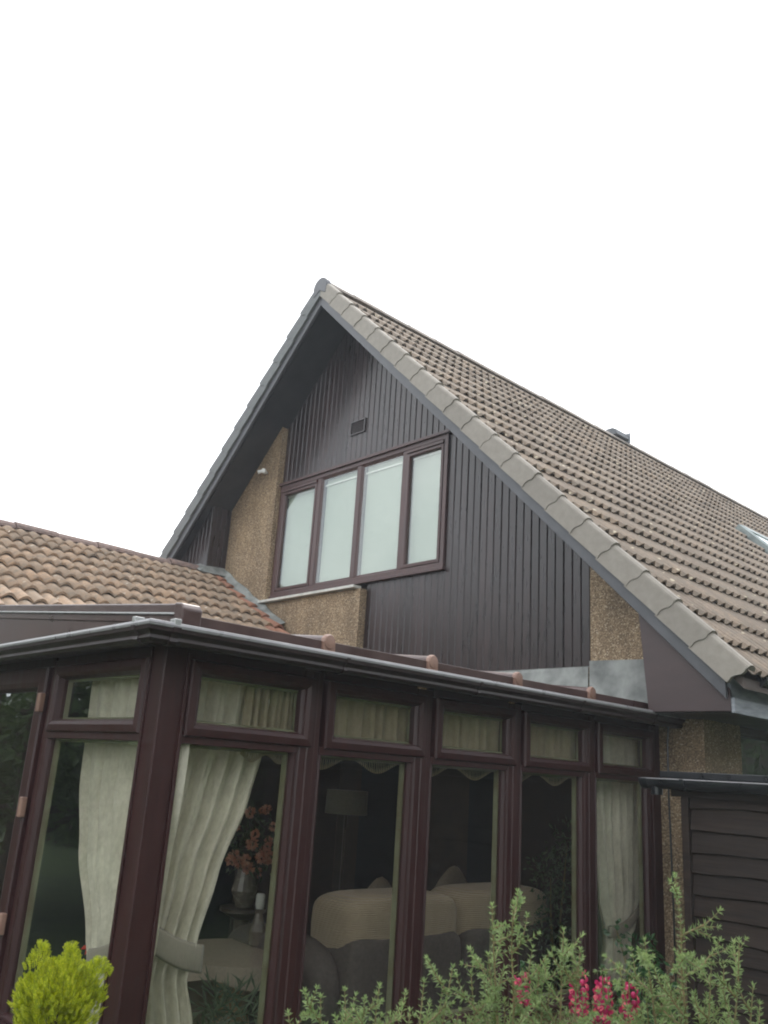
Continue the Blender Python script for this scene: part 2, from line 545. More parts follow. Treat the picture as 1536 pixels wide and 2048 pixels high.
# side wall with a small window opening
MB().box(XR - 0.2, XR, 3.9, 4.17, 0, 2.10).build('side_wall', M['pebble'], house)
MB().box(XR - 0.2, XR, 4.17, 5.4, 0, 1.05).build('side_wall', M['pebble'], house)
MB().box(XR - 0.2, XR, 5.4, YEND - 0.4, 0, 2.10).build('side_wall', M['pebble'], house)
MB().box(XL, XL + 0.2, 3.9, YEND - 0.4, 0, 2.5).build('side_wall', M['pebble'], house)
MB().box(XL, XR, YEND - 0.6, YEND - 0.4, 0, 2.5).build('back_wall', M['pebble'], house)
sw = MB().frame(4.17, 5.4, 1.05, 2.095, [(0, -0.1), (0, -0.03), (0.05, -0.03), (0.06, -0.05), (0.06, -0.1)], PX).build('side_window', M['upvc'], house)
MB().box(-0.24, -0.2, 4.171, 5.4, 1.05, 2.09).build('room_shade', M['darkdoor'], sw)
for o_ in (sw,):
    o_.location.x += XR
MB().box(-0.07, -0.065, 4.22, 5.35, 1.1, 2.04).build('pane', M['glass'], sw)

# roof slopes (deck under the tiles)
for sgn in (1, -1):
    xe = RX + sgn * (EAVE - RX)
    ze = rz(xe)
    t = 0.05
    MB().prism([(RX, RZ - t), (xe, ze - t), (xe, ze - t - 0.06), (RX, RZ - t - 0.06)], YV + 0.03, YEND, lambda a, b, d: (a, d, b)).build('roof_slope', M['dirtyslab'] if sgn > 0 else M['roof'], house)
    # soffit lining of the verge overhang
    xs = RX + sgn * (EAVE - RX - 0.12)
    MB().prism([(RX, RZ + SO + 0.02), (xs, rz(xs) + SO + 0.02), (xs, rz(xs) + SO), (RX, RZ + SO)], YV + 0.03, YP + 0.1, lambda a, b, d: (a, d, b)).build('soffit', M['soffit'], house)
    xb = RX + sgn * (EAVE - RX - 0.10)
    MB().prism([(RX, RZ - 0.06), (xb, rz(xb) - 0.06), (xb, rz(xb) - 0.268), (RX, RZ - 0.268)], YV, YV + 0.028, lambda a, b, d: (a, d, b)).build('barge_board', M['barge'], house, 0.004)
    # fillet strip halfway under the overhang
    MB().prism([(RX + sgn * 0.1, rz(RX + sgn * 0.1) + SO), (xs, rz(xs) + SO), (xs, rz(xs) + SO - 0.02), (RX + sgn * 0.1, rz(RX + sgn * 0.1) + SO - 0.02)], YV + 0.10, YV + 0.125, lambda a, b, d: (a, d, b)).build('soffit_fillet', M['soffit'], house)

# ---- verge tiles (L-shaped cloaked verge pieces) ----
stepx = 0.2205
def verge_tile():
    # local: u down the slope 0..L, thickness; built as solid with curved notch at the lower end
    mb = MB()
    L = 0.325
    out = 0.0
    # side cheek polygon in (u, n) with n along vertical-ish normal; curved lower end
    end = [(L + 0.006, 0.022), (L + 0.012, -0.01), (L + 0.004, -0.035), (L - 0.018, -0.06), (L - 0.03, -0.085), (L - 0.030, -0.125)]
    poly = [(0, 0.016)] + end + [(-0.03, -0.125), (-0.03, -0.085), (-0.018, -0.06), (0.0, -0.03)]
    mb.prism(poly, -0.028, 0.0, lambda a, b, d: (a, d, b))
    # rounded top capping that laps onto the roof
    prof = [(-0.029, 0.012), (-0.023, 0.030), (-0.008, 0.042), (0.022, 0.044), (0.060, 0.030), (0.078, 0.006)]
    vs = [(0, y, z - 0.006) for y, z in prof] + [(L + 0.012, y, z) for y, z in prof]
    n = len(prof)
    mb.add(vs, [(i, i + 1, i + 1 + n, i + n) for i in range(n - 1)] + [tuple(range(n)), tuple(range(2 * n - 1, n - 1, -1))])
    return mb.mesh('verge_tile', M['verge'])
vt = verge_tile()
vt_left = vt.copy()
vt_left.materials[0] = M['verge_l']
ang = math.atan(SL)
for k in range(20):
    x = 0.815 - stepx * (k + 1)
    if x < RX - 0.02:
        x = RX
    o = inst('verge_tile', vt, house, (x, YV + random.uniform(-0.002, 0.002), rz(x) + 0.012 + random.uniform(-0.002, 0.002)), (0, ang - 0.035 + random.uniform(-0.004, 0.004), -0.03))
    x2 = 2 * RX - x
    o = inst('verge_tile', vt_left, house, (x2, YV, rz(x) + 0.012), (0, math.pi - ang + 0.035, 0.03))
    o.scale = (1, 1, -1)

# ---- roof tiles on the visible slope ----
TW = 0.24
def tile_mesh(cols=1, seg=6):
    """two-roll tile: local x = down slope, y = along ridge, z = normal"""
    L = 0.345
    prof = []
    nseg = 12
    for i in range(nseg + 1):
        u = i / nseg
        ph = (u * 2) % 1.0
        if i == nseg: ph = 0.0
        hgt = max(0.0, math.sin(math.pi * min(1, max(0, (ph - 0.37) / 0.54)))) ** 0.7
        prof.append((u * TW, hgt))
    vs = []
    for (x, sc, lift) in ((0.0, 0.014, -0.004), (L, 0.036, 0.017)):
        for y, hh in prof:
            vs.append((x, y - 0.001, hh * sc + lift))
    n = len(prof)
    for y, hh in prof:                                # front lip
        vs.append((L + 0.001, y - 0.001, hh * 0.036 * 0.74 + 0.017 - 0.007))
    for y, hh in prof:                                # tucked back under
        vs.append((L - 0.03, y - 0.001, hh * 0.036 * 0.66 + 0.017 - 0.008))
    fs = [(i, i + 1, i + 1 + n, i + n) for i in range(n - 1)]
    fs += [(i + n, i + 1 + n, i + 1 + 2 * n, i + 2 * n) for i in range(n - 1)]
    fs += [(i + 2 * n, i + 1 + 2 * n, i + 1 + 3 * n, i + 3 * n) for i in range(n - 1)]
    return vs, fs
tv, tf = tile_mesh()
tmb = MB(); tmb.add(tv, tf)
tme = tmb.mesh('roof_tile', M['roof'])
sl_step = stepx * math.sqrt(1 + SL * SL)
RM = Matrix.Rotation(ang, 4, 'Y')
YT0 = YV + 0.055
NC = int((YEND - YT0) / TW)
tiles = []
for c_ in range(NC):
    for k in range(20):
        xlow = 0.825 - stepx * k
        xt = xlow - 0.345 * math.cos(ang)
        if xt < RX + 0.02:
            continue
        y = YT0 + c_ * TW
        # roof window hole
        if 7.5 < y + TW / 2 < 9.0 and False:
            continue
        tiles.append((c_, k, xt, y))
stuff = MB()
n_single = 0
for c_, k, xt, y in tiles:
    dz = random.uniform(-0.003, 0.003)
    loc = Vector((xt, y, rz(xt) - 0.012 + dz))
    rot = ang + random.uniform(-0.006, 0.006)
    if n_single < 300:
        inst('roof_tile', tme, house, loc, (0, rot, random.uniform(-0.006, 0.006)))
        n_single += 1
    else:
        mm = Matrix.Translation(loc) @ Matrix.Rotation(rot, 4, 'Y') @ Matrix.Rotation(random.uniform(-0.006, 0.006), 4, 'Z')
        stuff.add([mm @ Vector(p) for p in tv], tf)
so = stuff.build('roof_tiling', M['roof'], house)
so['kind'] = 'stuff'

# ---- ridge tiles ----
def halfround(L, r, name, mat, drop=0.5):
    mb = MB()
    n = 9
    vs = []
    for y in (0, L):
        rr = r * (1.0 if y == 0 else 0.96)
        for i in range(n):
            a = math.pi * (0.08 + 0.84 * i / (n - 1))
            vs.append((rr * math.cos(a), y, rr * math.sin(a)))
    for y in (0, L):
        rr = r * (1.0 if y == 0 else 0.96) - 0.014
        for i in range(n):
            a = math.pi * (0.08 + 0.84 * i / (n - 1))
            vs.append((rr * math.cos(a), y, rr * math.sin(a)))
    fs = [(i, i + 1, i + 1 + n, i + n) for i in range(n - 1)]
    fs += [(i + 2 * n, i + 1 + 2 * n, i + 1 + 3 * n, i + 3 * n) for i in range(n - 1)]
    fs += [(i, i + 1, i + 1 + 2 * n, i + 2 * n) for i in range(n - 1)]
    fs += [(i + n, i + 1 + n, i + 1 + 3 * n, i + 3 * n) for i in range(n - 1)]
    fs += [(0, n, 3 * n, 2 * n), (n - 1, 2 * n - 1, 4 * n - 1, 3 * n - 1)]
    mb.add(vs, fs)
    return mb.mesh(name, M[mat])
M['ridge_main'] = simple('grey_ridge_concrete', (0.21, 0.18, 0.16), (0.31, 0.27, 0.24), 0.85, 22, bs=0.5, bd=0.004, per=0.3)
rme = halfround(0.44, 0.115, 'ridge_tile', 'ridge_main')
y = YV - 0.03
i = 0
while y < YEND:
    inst('ridge_tile', rme, house, (RX, y, RZ - 0.078 + random.uniform(-0.006, 0.006)), (random.uniform(-0.006, 0.006), 0, 0))
    y += 0.43
# rounded end block closing the first ridge tile
MB().prism([(RX + 0.118 * math.cos(a), RZ - 0.06 + 0.118 * math.sin(a)) for a in [math.pi * j / 10 for j in range(11)]] + [(RX - 0.10, RZ - 0.16), (RX, RZ - 0.10), (RX + 0.10, RZ - 0.16)], YV - 0.034, YV + 0.03, lambda a, b, d: (a, d, b)).build('ridge_end', M['barge'], house, 0.006)

# ---- roof window on the slope, far to the right ----
def roofP(s_, y_, h_):        # s_ = x position, h_ = height normal to slope
    nx, nz2 = math.sin(ang), math.cos(ang)
    return (s_ + h_ * nx, y_, rz(s_) + h_ * nz2)
PR = lambda a, b, o: roofP(b, a, o)
rw = MB().frame(9.15, 10.0, -1.98, -1.35, [(0, 0.0), (0, 0.09), (0.03, 0.11), (0.07, 0.10), (0.08, 0.0)], PR).build('roof_window', M['metal'], house)
MB().prism([(9.22, -1.90), (9.93, -1.90), (9.93, -1.43), (9.22, -1.43)], 0.085, 0.09, PR).build('pane', M['glass_up'], rw)
MB().prism([(9.22, -1.90), (9.93, -1.90), (9.93, -1.43), (9.22, -1.43)], 0.035, 0.04, PR).build('blind', M['blind'], rw)
MB().prism([(9.05, -1.36), (10.1, -1.36), (10.1, -1.12), (9.05, -1.12)], 0.035, 0.05, PR).build('lead_apron', M['lead'], rw)
# hooded ridge ventilator
vb = MB()
prof = [(RX - 0.16, RZ + 0.02), (RX - 0.14, RZ + 0.12), (RX - 0.06, RZ + 0.165), (RX + 0.06, RZ + 0.165), (RX + 0.14, RZ + 0.12), (RX + 0.16, RZ + 0.02)]
prof = [(RX + (a - RX) * 0.8, RZ + (b - RZ) * 0.8) for a, b in prof]
vb.prism(prof, 8.8, 9.14, lambda a, b, d: (a, d, b))
M['ventmetal'] = simple('dark_vent_metal', (0.05, 0.055, 0.06), (0.10, 0.105, 0.115), 0.45, 8)
rvent = vb.build('ridge_vent', M['ventmetal'], house, 0.006)
MB().box(RX - 0.135, RX + 0.135, 9.145, 9.165, RZ - 0.02, RZ + 0.135).build('vent_rim', M['fascia'], rvent)

# ---- cladding boards ----
BP = 0.081
WX0, WX1, WZ0, WZ1 = -4.79, -2.143, 3.445, 4.745
def board(x0, x1, zb0, zb1, zt0, zt1, yf, name='cladding_board'):
    """vertical V-jointed board with chamfered edges"""
    c = 0.007; d = 0.016; g_ = 0.0012
    xs = [(x0 + g_, yf + 0.008), (x0 + g_ + c, yf), (x1 - g_ - c, yf), (x1 - g_, yf + 0.008), (x1 - g_, yf + d), (x0 + g_, yf + d)]
    vs = []
    for (zl, zr) in ((zb0, zb1), (zt0, zt1)):
        for x, y in xs:
            tpar = (x - x0) / (x1 - x0)
            vs.append((x, y, zl + (zr - zl) * tpar))
    mb = MB()
    n = 6
    mb.add(vs, [tuple(range(n)), tuple(range(2 * n - 1, n - 1, -1))] + [(i, (i + 1) % n, (i + 1) % n + n, i + n) for i in range(n)])
    return mb.build(name, M['board'], house)
def top(x): return rz(x) + SO - 0.003
x = -0.60
while x > -4.81:
    x1, x0 = x, max(x - BP, -4.81)
    if x0 < RX < x1:
        zt = (top(x0), top(x1))
    else:
        zt = (top(x0), top(x1))
    jy = random.uniform(-0.0015, 0.0015)
    if x1 <= WX1 + 0.01 and x0 >= WX0 - 0.08:            # board runs over the window
        board(x0, x1, WZ1 + 0.004, WZ1 + 0.004, *zt, YC + jy)
        if x0 > -3.19 - 0.03:
            board(max(x0, -3.19), x1, 2.469, 2.469, WZ0 - 0.004, WZ0 - 0.004, YC + jy)
    elif x0 < WX1 < x1:
        board(x0, WX1, WZ1 + 0.004, WZ1 + 0.004, top(x0), top(WX1), YC + jy)
        board(x0, WX1, 2.469, 2.469, WZ0 - 0.004, WZ0 - 0.004, YC + jy)
        board(WX1 + 0.001, x1, 2.469, 2.469, top(WX1), top(x1), YC + jy)
    else:
        board(x0, x1, 2.469, 2.469, *zt, YC + jy)
    x -= BP
# strip of board at the right end of the cladding
MB().box(-0.60, -0.545, YC + 0.002, YC + 0.03, 2.469, top(-0.545)).build('corner_trim', M['board'], house)

# boarded eaves box on the far left
YB = 3.39
x = -5.705
while x > XL - 0.3:
    x0 = x - BP
    board(x0, x, 2.6, 2.6, top(x0), top(x), YB)
    x -= BP
mbx = MB()
yy = YB + 0.016
while yy < YP:
    y1 = min(yy + 0.062, YP)
    b_ = MB()
    b_.box(-5.725, -5.705, yy + 0.001, y1 - 0.001, 2.6, top(-5.705))
    b_.build('return_board', M['board'], house, 0.003)
    yy = y1 + 0.0005
# brown triangular end panel of the right-hand eaves
MB().prism([(0.165, 2.10), (0.705, 2.10), (0.705, rz(0.705) - 0.2), (0.10, rz(0.10) - 0.2)], YV + 0.045, YV + 0.07, lambda a, b, d: (a, d, b)).build('eaves_panel', M['boxend'], house, 0.003)
MB().box(0.165, 0.185, YV + 0.07, YP, 2.10, rz(0.165) - 0.28).build('eaves_panel', M['boxend'], house)
MB().box(0.165, 0.70, YV + 0.07, YEND - 0.4, 2.094, 2.11).build('eaves_soffit', M['soffit'], house)
MB().box(0.705, 0.727, YV + 0.05, YEND - 0.4, 2.09, 2.178).build('fascia_board', M['fascia'], house, 0.003)
MB().box(0.68, 0.705, YV + 0.05, YEND - 0.4, 2.180, 2.30).build('fascia_board', M['fascia'], house)
# eaves gutter of the main roof: black half round
gp = [(0.735 + 0.055 - 0.055 * math.cos(a), 2.315 - 0.055 * math.sin(a)) for a in [math.pi * j / 10 for j in range(11)]]
gi = [(0.735 + 0.055 - 0.05 * math.cos(a), 2.315 - 0.05 * math.sin(a)) for a in [math.pi * j / 10 for j in range(10, -1, -1)]]
MB().prism(gp + gi, YV + 0.25, YEND - 0.3, lambda a, b, d: (a, d, b)).build('eaves_gutter', M['black_gutter'], house)
MB().prism(gp, YV + 0.235, YV + 0.248, lambda a, b, d: (a, d, b)).build('gutter_end', M['black_gutter'], house)
# cable down the wall, air vent, lamp
MB().tube([(0.075, YP - 0.012, 2.09), (0.06, YP - 0.01, 1.95), (0.057, YP - 0.01, 1.6), (0.066, YP - 0.01, 1.0), (0.067, YP - 0.01, 0.1)], 0.006, 6).build('cable', M['black_gutter'], house)
av = MB().frame(-3.622, -3.385, 5.085, 5.245, [(0, 0.0), (0, 0.018), (0.015, 0.018), (0.02, 0.006), (0.02, 0.0)], PY(YC)).build('air_vent', M['board'], house)
MB().box(-3.60, -3.41, 5.105, 5.228, -0.002, 0.010, lambda a, b, c: (a, YC - c, b)).build('vent_back', M['board'], av)
for j in range(7):
    z0 = 5.108 + j * 0.0175
    MB().prism([(z0, 0.009), (z0 + 0.003, 0.017), (z0 + 0.014, 0.009)], -3.60, -3.407, lambda a, b, d: (d, YC - b, a)).build('louvre', M['board'], av)
wl = MB().lathe([(0.012, 0), (0.03, 0.006), (0.03, 0.02), (0.012, 0.024)], (-5.02, 3.63, 4.93), 10).build('wall_light', M['white'], house)
for sx_ in (-0.035, 0.035):
    MB().tube([(-5.02, 3.64, 4.95), (-5.02 + sx_, 3.59, 4.955), (-5.02 + sx_ * 1.6, 3.56, 4.94)], [0.012, 0.02, 0.026], 8).build('spot', M['white'], wl)

# lead flashings over the conservatory roof
def sheet(pts, th, name, mat, parent, d=(0, -1, 0)):
    n = len(pts)
    vs = list(pts) + [tuple(p[i] + d[i] * th for i in range(3)) for p in pts]
    mb = MB()
    mb.add(vs, [tuple(range(n)), tuple(range(2 * n - 1, n - 1, -1))] + [(i, (i + 1) % n, (i + 1) % n + n, i + n) for i in range(n)])
    return mb.build(name, M[mat], parent, 0.002)
def RC(x): return 2.162 - 0.095 * (x - 0.10)         # conservatory roof surface
sheet([(-0.548, YP, 2.512), (-0.02, YP, 2.498), (-0.02, YP - 0.03, RC(-0.09) + 0.01), (-0.53, YP - 0.03, RC(-0.5) + 0.005)], 0.012, 'lead_flashing', 'lead', house)
sheet([(-2.3, YP - 0.002, 2.468), (-0.56, YP - 0.002, 2.468), (-0.54, YP - 0.04, RC(-0.53) + 0.008), (-2.3, YP - 0.04, RC(-2.3) + 0.008)], 0.006, 'lead_flashing', 'lead', house)
MB().box(-3.19, -0.545, YP - 0.006, YC + 0.06, 2.4695, 2.474).build('lead_capping', M['lead'], house)
sheet([(-3.2, YP - 0.001, 2.56), (-1.9, YP - 0.001, 2.48), (-1.9, YP - 0.03, RC(-1.9) + 0.008), (-3.2, YP - 0.03, RC(-3.2) + 0.008)], 0.006, 'lead_flashing', 'lead', house)

# ---- gable window ----
PW = PY(YC)
gw = MB().frame(WX0, WX1, WZ0, WZ1, [(0, -0.05), (0, 0.025), (0.045, 0.025), (0.052, 0.012), (0.052, -0.05)], PW).build('gable_window', M['upvc_win'], house, 0.003)
MB().box(WX0 - 0.01, WX1 + 0.03, WZ1 - 0.002, WZ1 + 0.03, -0.01, 0.05, lambda a, b, c: (a, YC - c, b)).build('head_drip', M['upvc_win'], gw, 0.003)
MB().box(WX0 + 0.0, WX1 + 0.015, WZ0 - 0.03, WZ0 - 0.001, -0.01, 0.045, lambda a, b, c: (a, YC - c, b)).build('sub_sill', M['upvc_win'], gw, 0.003)
mull = [WX0 + 0.02, -4.078, -3.412, -2.722, WX1 - 0.02]
for j in (1, 2, 3):
    MB().box(mull[j] - 0.035, mull[j] + 0.035, WZ0 + 0.05, WZ1 - 0.05, -0.05, 0.02, lambda a, b, c: (a, YC - c, b)).build('mullion', M['upvc_win'], gw, 0.004)
for j in range(4):
    a0, a1 = mull[j] + 0.036, mull[j + 1] - 0.036
    zt_ = WZ1 - 0.055
    sash = j in (0, 3)
    if sash:
        MB().frame(a0, a1, WZ0 + 0.052, WZ1 - 0.09, [(0, -0.02), (0, 0.026), (0.028, 0.028), (0.038, 0.013), (0.038, -0.02)], PW).build('opening_sash', M['upvc_win'], gw, 0.002)
        MB().box(a0 - 0.005, a1 + 0.005, WZ1 - 0.088, WZ1 - 0.058, -0.01, 0.04, lambda a, b, c: (a, YC - c, b)).build('trickle_vent', M['upvc_win'], gw, 0.003)
        zt_ = WZ1 - 0.09
    else:
        MB().frame(a0, a1, WZ0 + 0.052, WZ1 - 0.052, [(0, -0.02), (0, 0.012), (0.018, 0.002), (0.018, -0.02)], PW).build('glazing_bead', M['upvc_win'], gw)
    MB().box(a0 + 0.005, a1 - 0.005, WZ0 + 0.06, zt_ - 0.01, -0.004, -0.001, lambda a, b, c: (a, YC - c, b)).build('pane', M['glass_up'], gw)
    # vertical blind: slats hanging just behind the glass
    bl = MB()
    xx = a0 + 0.03
    while xx < a1 - 0.03:
        x2 = min(xx + 0.127, a1 - 0.03)
        bl.add([(xx, YC + 0.044, WZ0 + 0.06), (x2, YC + 0.050, WZ0 + 0.06), (x2, YC + 0.050, WZ1 - 0.06), (xx, YC + 0.044, WZ1 - 0.06)], [(0, 1, 2, 3)])
        if x2 >= a1 - 0.031: break
        xx = x2 - 0.002
    bl.build('blind', M['blind'], gw)
    MB().box(a0 + 0.02, a1 - 0.02, WZ1 - 0.14, WZ1 - 0.125, -0.040, -0.03, lambda a, b, c: (a, YC - c, b)).build('blind_rail', M['white'], gw)
MB().box(-4.862, -3.235, YP - 0.055, YP + 0.05, 3.360, 3.388).build('stone_sill', M['sill'], house, 0.004)

# ================================================================== SIDE EXTENSION (tiled wing)
def wz(x): return 3.0 - 0.53 * (x + 4.288)
WRX = -5.80
wing = thing('side_extension', 'single storey extension with weathered orange pantile roof left of the gable', 'extension', (WRX, 1.5, 0))
WY0, WY1 = -0.30, YP - 0.002
MB().prism([(WRX, wz(WRX) - 0.05), (-3.25, wz(-3.25) - 0.05), (-3.25, wz(-3.25) - 0.11), (WRX, wz(WRX) - 0.11)], WY0, WY1, lambda a, b, d: (a, d, b)).build('roof_slope', M['dirtyslab'], wing)
MB().prism([(WRX, wz(WRX) - 0.02), (-9.0, wz(WRX) - 0.02 - 0.53 * 2.88), (-9.0, wz(WRX) - 0.08 - 0.53 * 2.88), (WRX, wz(WRX) - 0.08)], WY0, 3.38, lambda a, b, d: (a, d, b)).build('roof_slope', M['terracotta'], wing)
wallm = M['pebble']
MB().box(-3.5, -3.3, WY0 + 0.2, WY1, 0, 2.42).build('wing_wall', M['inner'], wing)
MB().prism([(-8.8, 0), (-3.5, 0), (-3.5, wz(-3.5) - 0.12), (WRX, wz(WRX) - 0.12), (-8.8, 2.3)], WY0 + 0.2, WY0 + 0.4, lambda a, b, d: (a, d, b)).build('wing_wall', M['pebble'], wing)
MB().box(-8.8, -8.6, WY0 + 0.4, WY1, 0, 2.2).build('wing_wall', M['pebble'], wing)
PT = 0.1285
wang = math.atan(0.53)
WSL = 0.256
def pantile():
    L = 0.335
    ns = 8
    vs = []
    hts = []
    for i in range(ns + 1):
        u = i / ns
        hts.append((u * (PT + 0.006), max(0.0, math.sin(math.pi * min(1.0, u * 1.04))) ** 0.85))
    for (x, sc, lift) in ((0, 0.032, -0.004), (L, 0.047, 0.022)):
        for y, hh in hts: vs.append((x, y, hh ** 1.15 * sc + lift))
    n = ns + 1
    for y, hh in hts: vs.append((L + 0.001, y, hh ** 1.15 * 0.047 * 0.78 + 0.022 - 0.014))
    for y, hh in hts: vs.append((L - 0.03, y, hh ** 1.15 * 0.047 * 0.70 + 0.022 - 0.015))
    fs = []
    for r_ in range(3):
        fs += [(i + r_ * n, i + 1 + r_ * n, i + 1 + (r_ + 1) * n, i + (r_ + 1) * n) for i in range(n - 1)]
    return vs, fs
pv, pf = pantile()
pmb = MB(); pmb.add(pv, pf)
pme = pmb.mesh('pantile', M['terracotta'], smooth=False)
for p_ in pme.polygons[:8]: p_.use_smooth = True
pmn = MB(); pmn.add(pv, pf)
pmn = pmn.mesh('new_pantile', M['terracotta_new'])
for p_ in pmn.polygons[:8]: p_.use_smooth = True
st2 = MB()
tl = []
# lower edges of the courses measured on the gable side: -4.288 + j*0.256
for r_ in range(-3, 7):
    xlow = -4.30 - 0.256 * r_
    for c_ in range(0, 40):
        yb = WY1 - 0.07 - (c_ + 1) * PT
        if yb < WY0: continue
        tl.append((r_, c_, xlow, yb))
vis = [t for t in tl if t[0] >= -1]
vis.sort(key=lambda t: (t[1], t[0]))
single = set((t[0], t[1]) for t in vis[:300])
for r_, c_, xlow, yb in tl:
    xt = xlow - 0.335 * math.cos(wang)
    if xlow < WRX + 0.06:
        continue
    if xt < WRX + 0.0:
        xt = WRX + 0.005
    loc = Vector((xt, yb, wz(xt) - 0.01 + random.uniform(-0.004, 0.004)))
    rot = wang + random.uniform(-0.008, 0.008)
    rzz = random.uniform(-0.012, 0.012)
    if (r_, c_) in single:
        new = (c_ == 0 and r_ < 6) or (c_ == 1 and random.random() < 0.4)
        inst('pantile', pmn if new else pme, wing, loc, (0, rot, rzz))
    else:
        mm = Matrix.Translation(loc) @ Matrix.Rotation(rot, 4, 'Y') @ Matrix.Rotation(rzz, 4, 'Z')
        st2.add([mm @ Vector(p) for p in pv], pf)
so = st2.build('pantile_roofing', M['terracotta'], wing)
so['kind'] = 'stuff'
wrm = halfround(0.44, 0.105, 'ridge_tile', 'ridge')
yy = 3.385 - 0.44
while yy > WY0 - 0.3:
    inst('ridge_tile', wrm, wing, (WRX, yy, wz(WRX) - 0.045 + random.uniform(-0.008, 0.008)), (random.uniform(-0.01, 0.01), 0, 0))
    yy -= 0.445
# stepped lead soaker between pantiles and gable
lp = []
nst = 10
xa, xb = -5.68, -4.36
for j in range(nst + 1):
    xx = xa + (xb - xa) * j / nst
    lp.append((xx, WY1 - 0.012, wz(xx) + 0.115 - 0.06 * (j / nst) + 0.012 * math.sin(j * 2.1)))
for j in range(nst, -1, -1):
    xx = xa + (xb - xa) * j / nst
    lp.append((xx, WY1 - 0.075, wz(xx) + 0.035))
n_ = nst + 1
lm = MB()
vs = lp[:n_] + lp[n_:][::-1] + [(p[0], p[1] - 0.05, p[2] - 0.015) for p in lp[n_:][::-1]]
lm.add(vs, [(i, i + 1, i + 1 + n_, i + n_) for i in range(n_ - 1)] + [(i + n_, i + 1 + n_, i + 1 + 2 * n_, i + 2 * n_) for i in range(n_ - 1)])
lo = lm.build('lead_flashing', M['lead'], wing)
md = lo.modifiers.new('solid', 'SOLIDIFY'); md.thickness = 0.006
sheet([(-5.84, 3.30, wz(-5.8) + 0.055), (-5.62, 3.27, wz(-5.62) + 0.05), (-5.56, YP - 0.012, wz(-5.56) + 0.07), (-5.70, YP - 0.012, wz(-5.70) + 0.12), (-5.70, 3.385, wz(-5.7) + 0.10), (-5.84, 3.385, wz(-5.8) + 0.09)], 0.006, 'lead_saddle', 'lead', wing, (0, 0, 1))

# ================================================================== CONSERVATORY
BW = 0.72
YE = -0.079                                   # outer face of the end wall
cons = thing('conservatory', 'mahogany lean-to conservatory with top lights, at the foot of the gable', 'conservatory', (-1.5, 1.8, 0))
ZB, ZT1, ZH = 0.50, 1.673, 2.008
PE = PY(YE)
# floor and dwarf wall
MB().box(-3.3, -0.02, -0.05, YP, 0.02, 0.12).build('floor_slab', M['floor'], cons)
MB().box(-0.14, 0.0, YE, YP - 0.002, 0.0, 0.47).build('dwarf_wall', M['pebble'], cons)
MB().box(-1.13, -0.14, YE, YE + 0.14, 0.0, 0.47).build('dwarf_wall', M['pebble'], cons)
MB().box(-0.10, 0.045, YE - 0.045, 3.64, 0.471, 0.50).build('cill', M['upvc'], cons, 0.004)
MB().box(-1.13, -0.101, YE - 0.045, YE + 0.10, 0.471, 0.50).build('cill', M['upvc'], cons, 0.004)
# corner post
MB().box(-0.105, 0.0, YE, 0.022, ZB, 2.06).build('corner_post', M['upvc'], cons, 0.006)
MB().box(-0.012, 0.009, 0.020, 0.034, ZB, 2.03).build('post_trim', M['upvc'], cons, 0.002)
MB().box(-0.118, -0.104, YE - 0.008, YE + 0.02, ZB, 2.03).build('post_trim', M['upvc'], cons, 0.002)
# mullions along the long wall
for k in range(1, 6):
    y0, y1 = k * BW - 0.10, k * BW + 0.02
    if k == 5: y0, y1 = k * BW - 0.10, k * BW + 0.004
    mb = MB().prism([(y0, -0.06), (y0, -0.012), (y0 + 0.012, 0.0), (y0 + 0.045, 0.0), (y0 + 0.049, 0.006), (y1 - 0.036, 0.006), (y1 - 0.032, 0.0), (y1 - 0.006, 0.0), (y1, -0.012), (y1, -0.06)], ZB, ZH + 0.03, lambda a, b, d: (b, a, d))
    mb.build('mullion', M['upvc'], cons, 0.002)
MB().box(-0.06, -0.004, 5 * BW + 0.004, YP - 0.001, 0.0, 2.06).build('wall_jamb', M['upvc'], cons, 0.004)
sash_prof = [(0, -0.05), (0, 0.004), (0.006, 0.016), (0.034, 0.020), (0.050, 0.010), (0.060, -0.020), (0.060, -0.05)]
bead_prof = [(0, -0.055), (0, -0.006), (0.005, 0.0), (0.014, -0.003), (0.022, -0.022), (0.022, -0.055)]
def bay(P, a0, a1, s0, s1, nm='window_bay'):
    # fixed pane frame
    fr = MB().frame(a0, a1, ZB, 1.700, bead_prof, P).build('window_frame', M['upvc'], cons)
    MB().box(a0 + 0.016, a1 - 0.016, ZB + 0.016, 1.684, -0.034, -0.030, lambda a, b, c: P(a, b, c)).build('pane', M['glass'], fr)
    MB().frame(a0 + 0.0, a1 - 0.0, ZB + 0.002, 1.698, [(0.021, -0.064), (0.021, -0.040), (0.029, -0.040), (0.034, -0.064)], P).build('glazing_bead', M['bead'], fr)
    # transom
    MB().box(a0 - 0.002, a1 + 0.002, 1.676, 1.712, -0.055, 0.002, lambda a, b, c: P(a, b, c)).build('transom', M['upvc'], cons, 0.003)
    # top light: opening sash
    sh = MB().frame(s0, s1, 1.704, ZH, sash_prof, P).build('top_light', M['upvc'], cons)
    MB().box(s0 + 0.055, s1 - 0.055, 1.76, ZH - 0.055, -0.032, -0.028, lambda a, b, c: P(a, b, c)).build('pane', M['glass'], sh)
    MB().frame(s0 + 0.06, s1 - 0.06, 1.764, ZH - 0.06, [(0.0, -0.055), (0.0, -0.036), (0.007, -0.036), (0.010, -0.055)], P).build('glazing_bead', M['bead'], sh)
    MB().box(a0 - 0.002, a1 + 0.002, ZH + 0.002, ZH + 0.045, -0.055, 0.002, lambda a, b, c: P(a, b, c)).build('head_rail', M['upvc'], cons, 0.003)
for k in range(5):
    bay(PX, k * BW + 0.021, (k + 1) * BW - 0.101, k * BW + 0.040, (k + 1) * BW - 0.032)
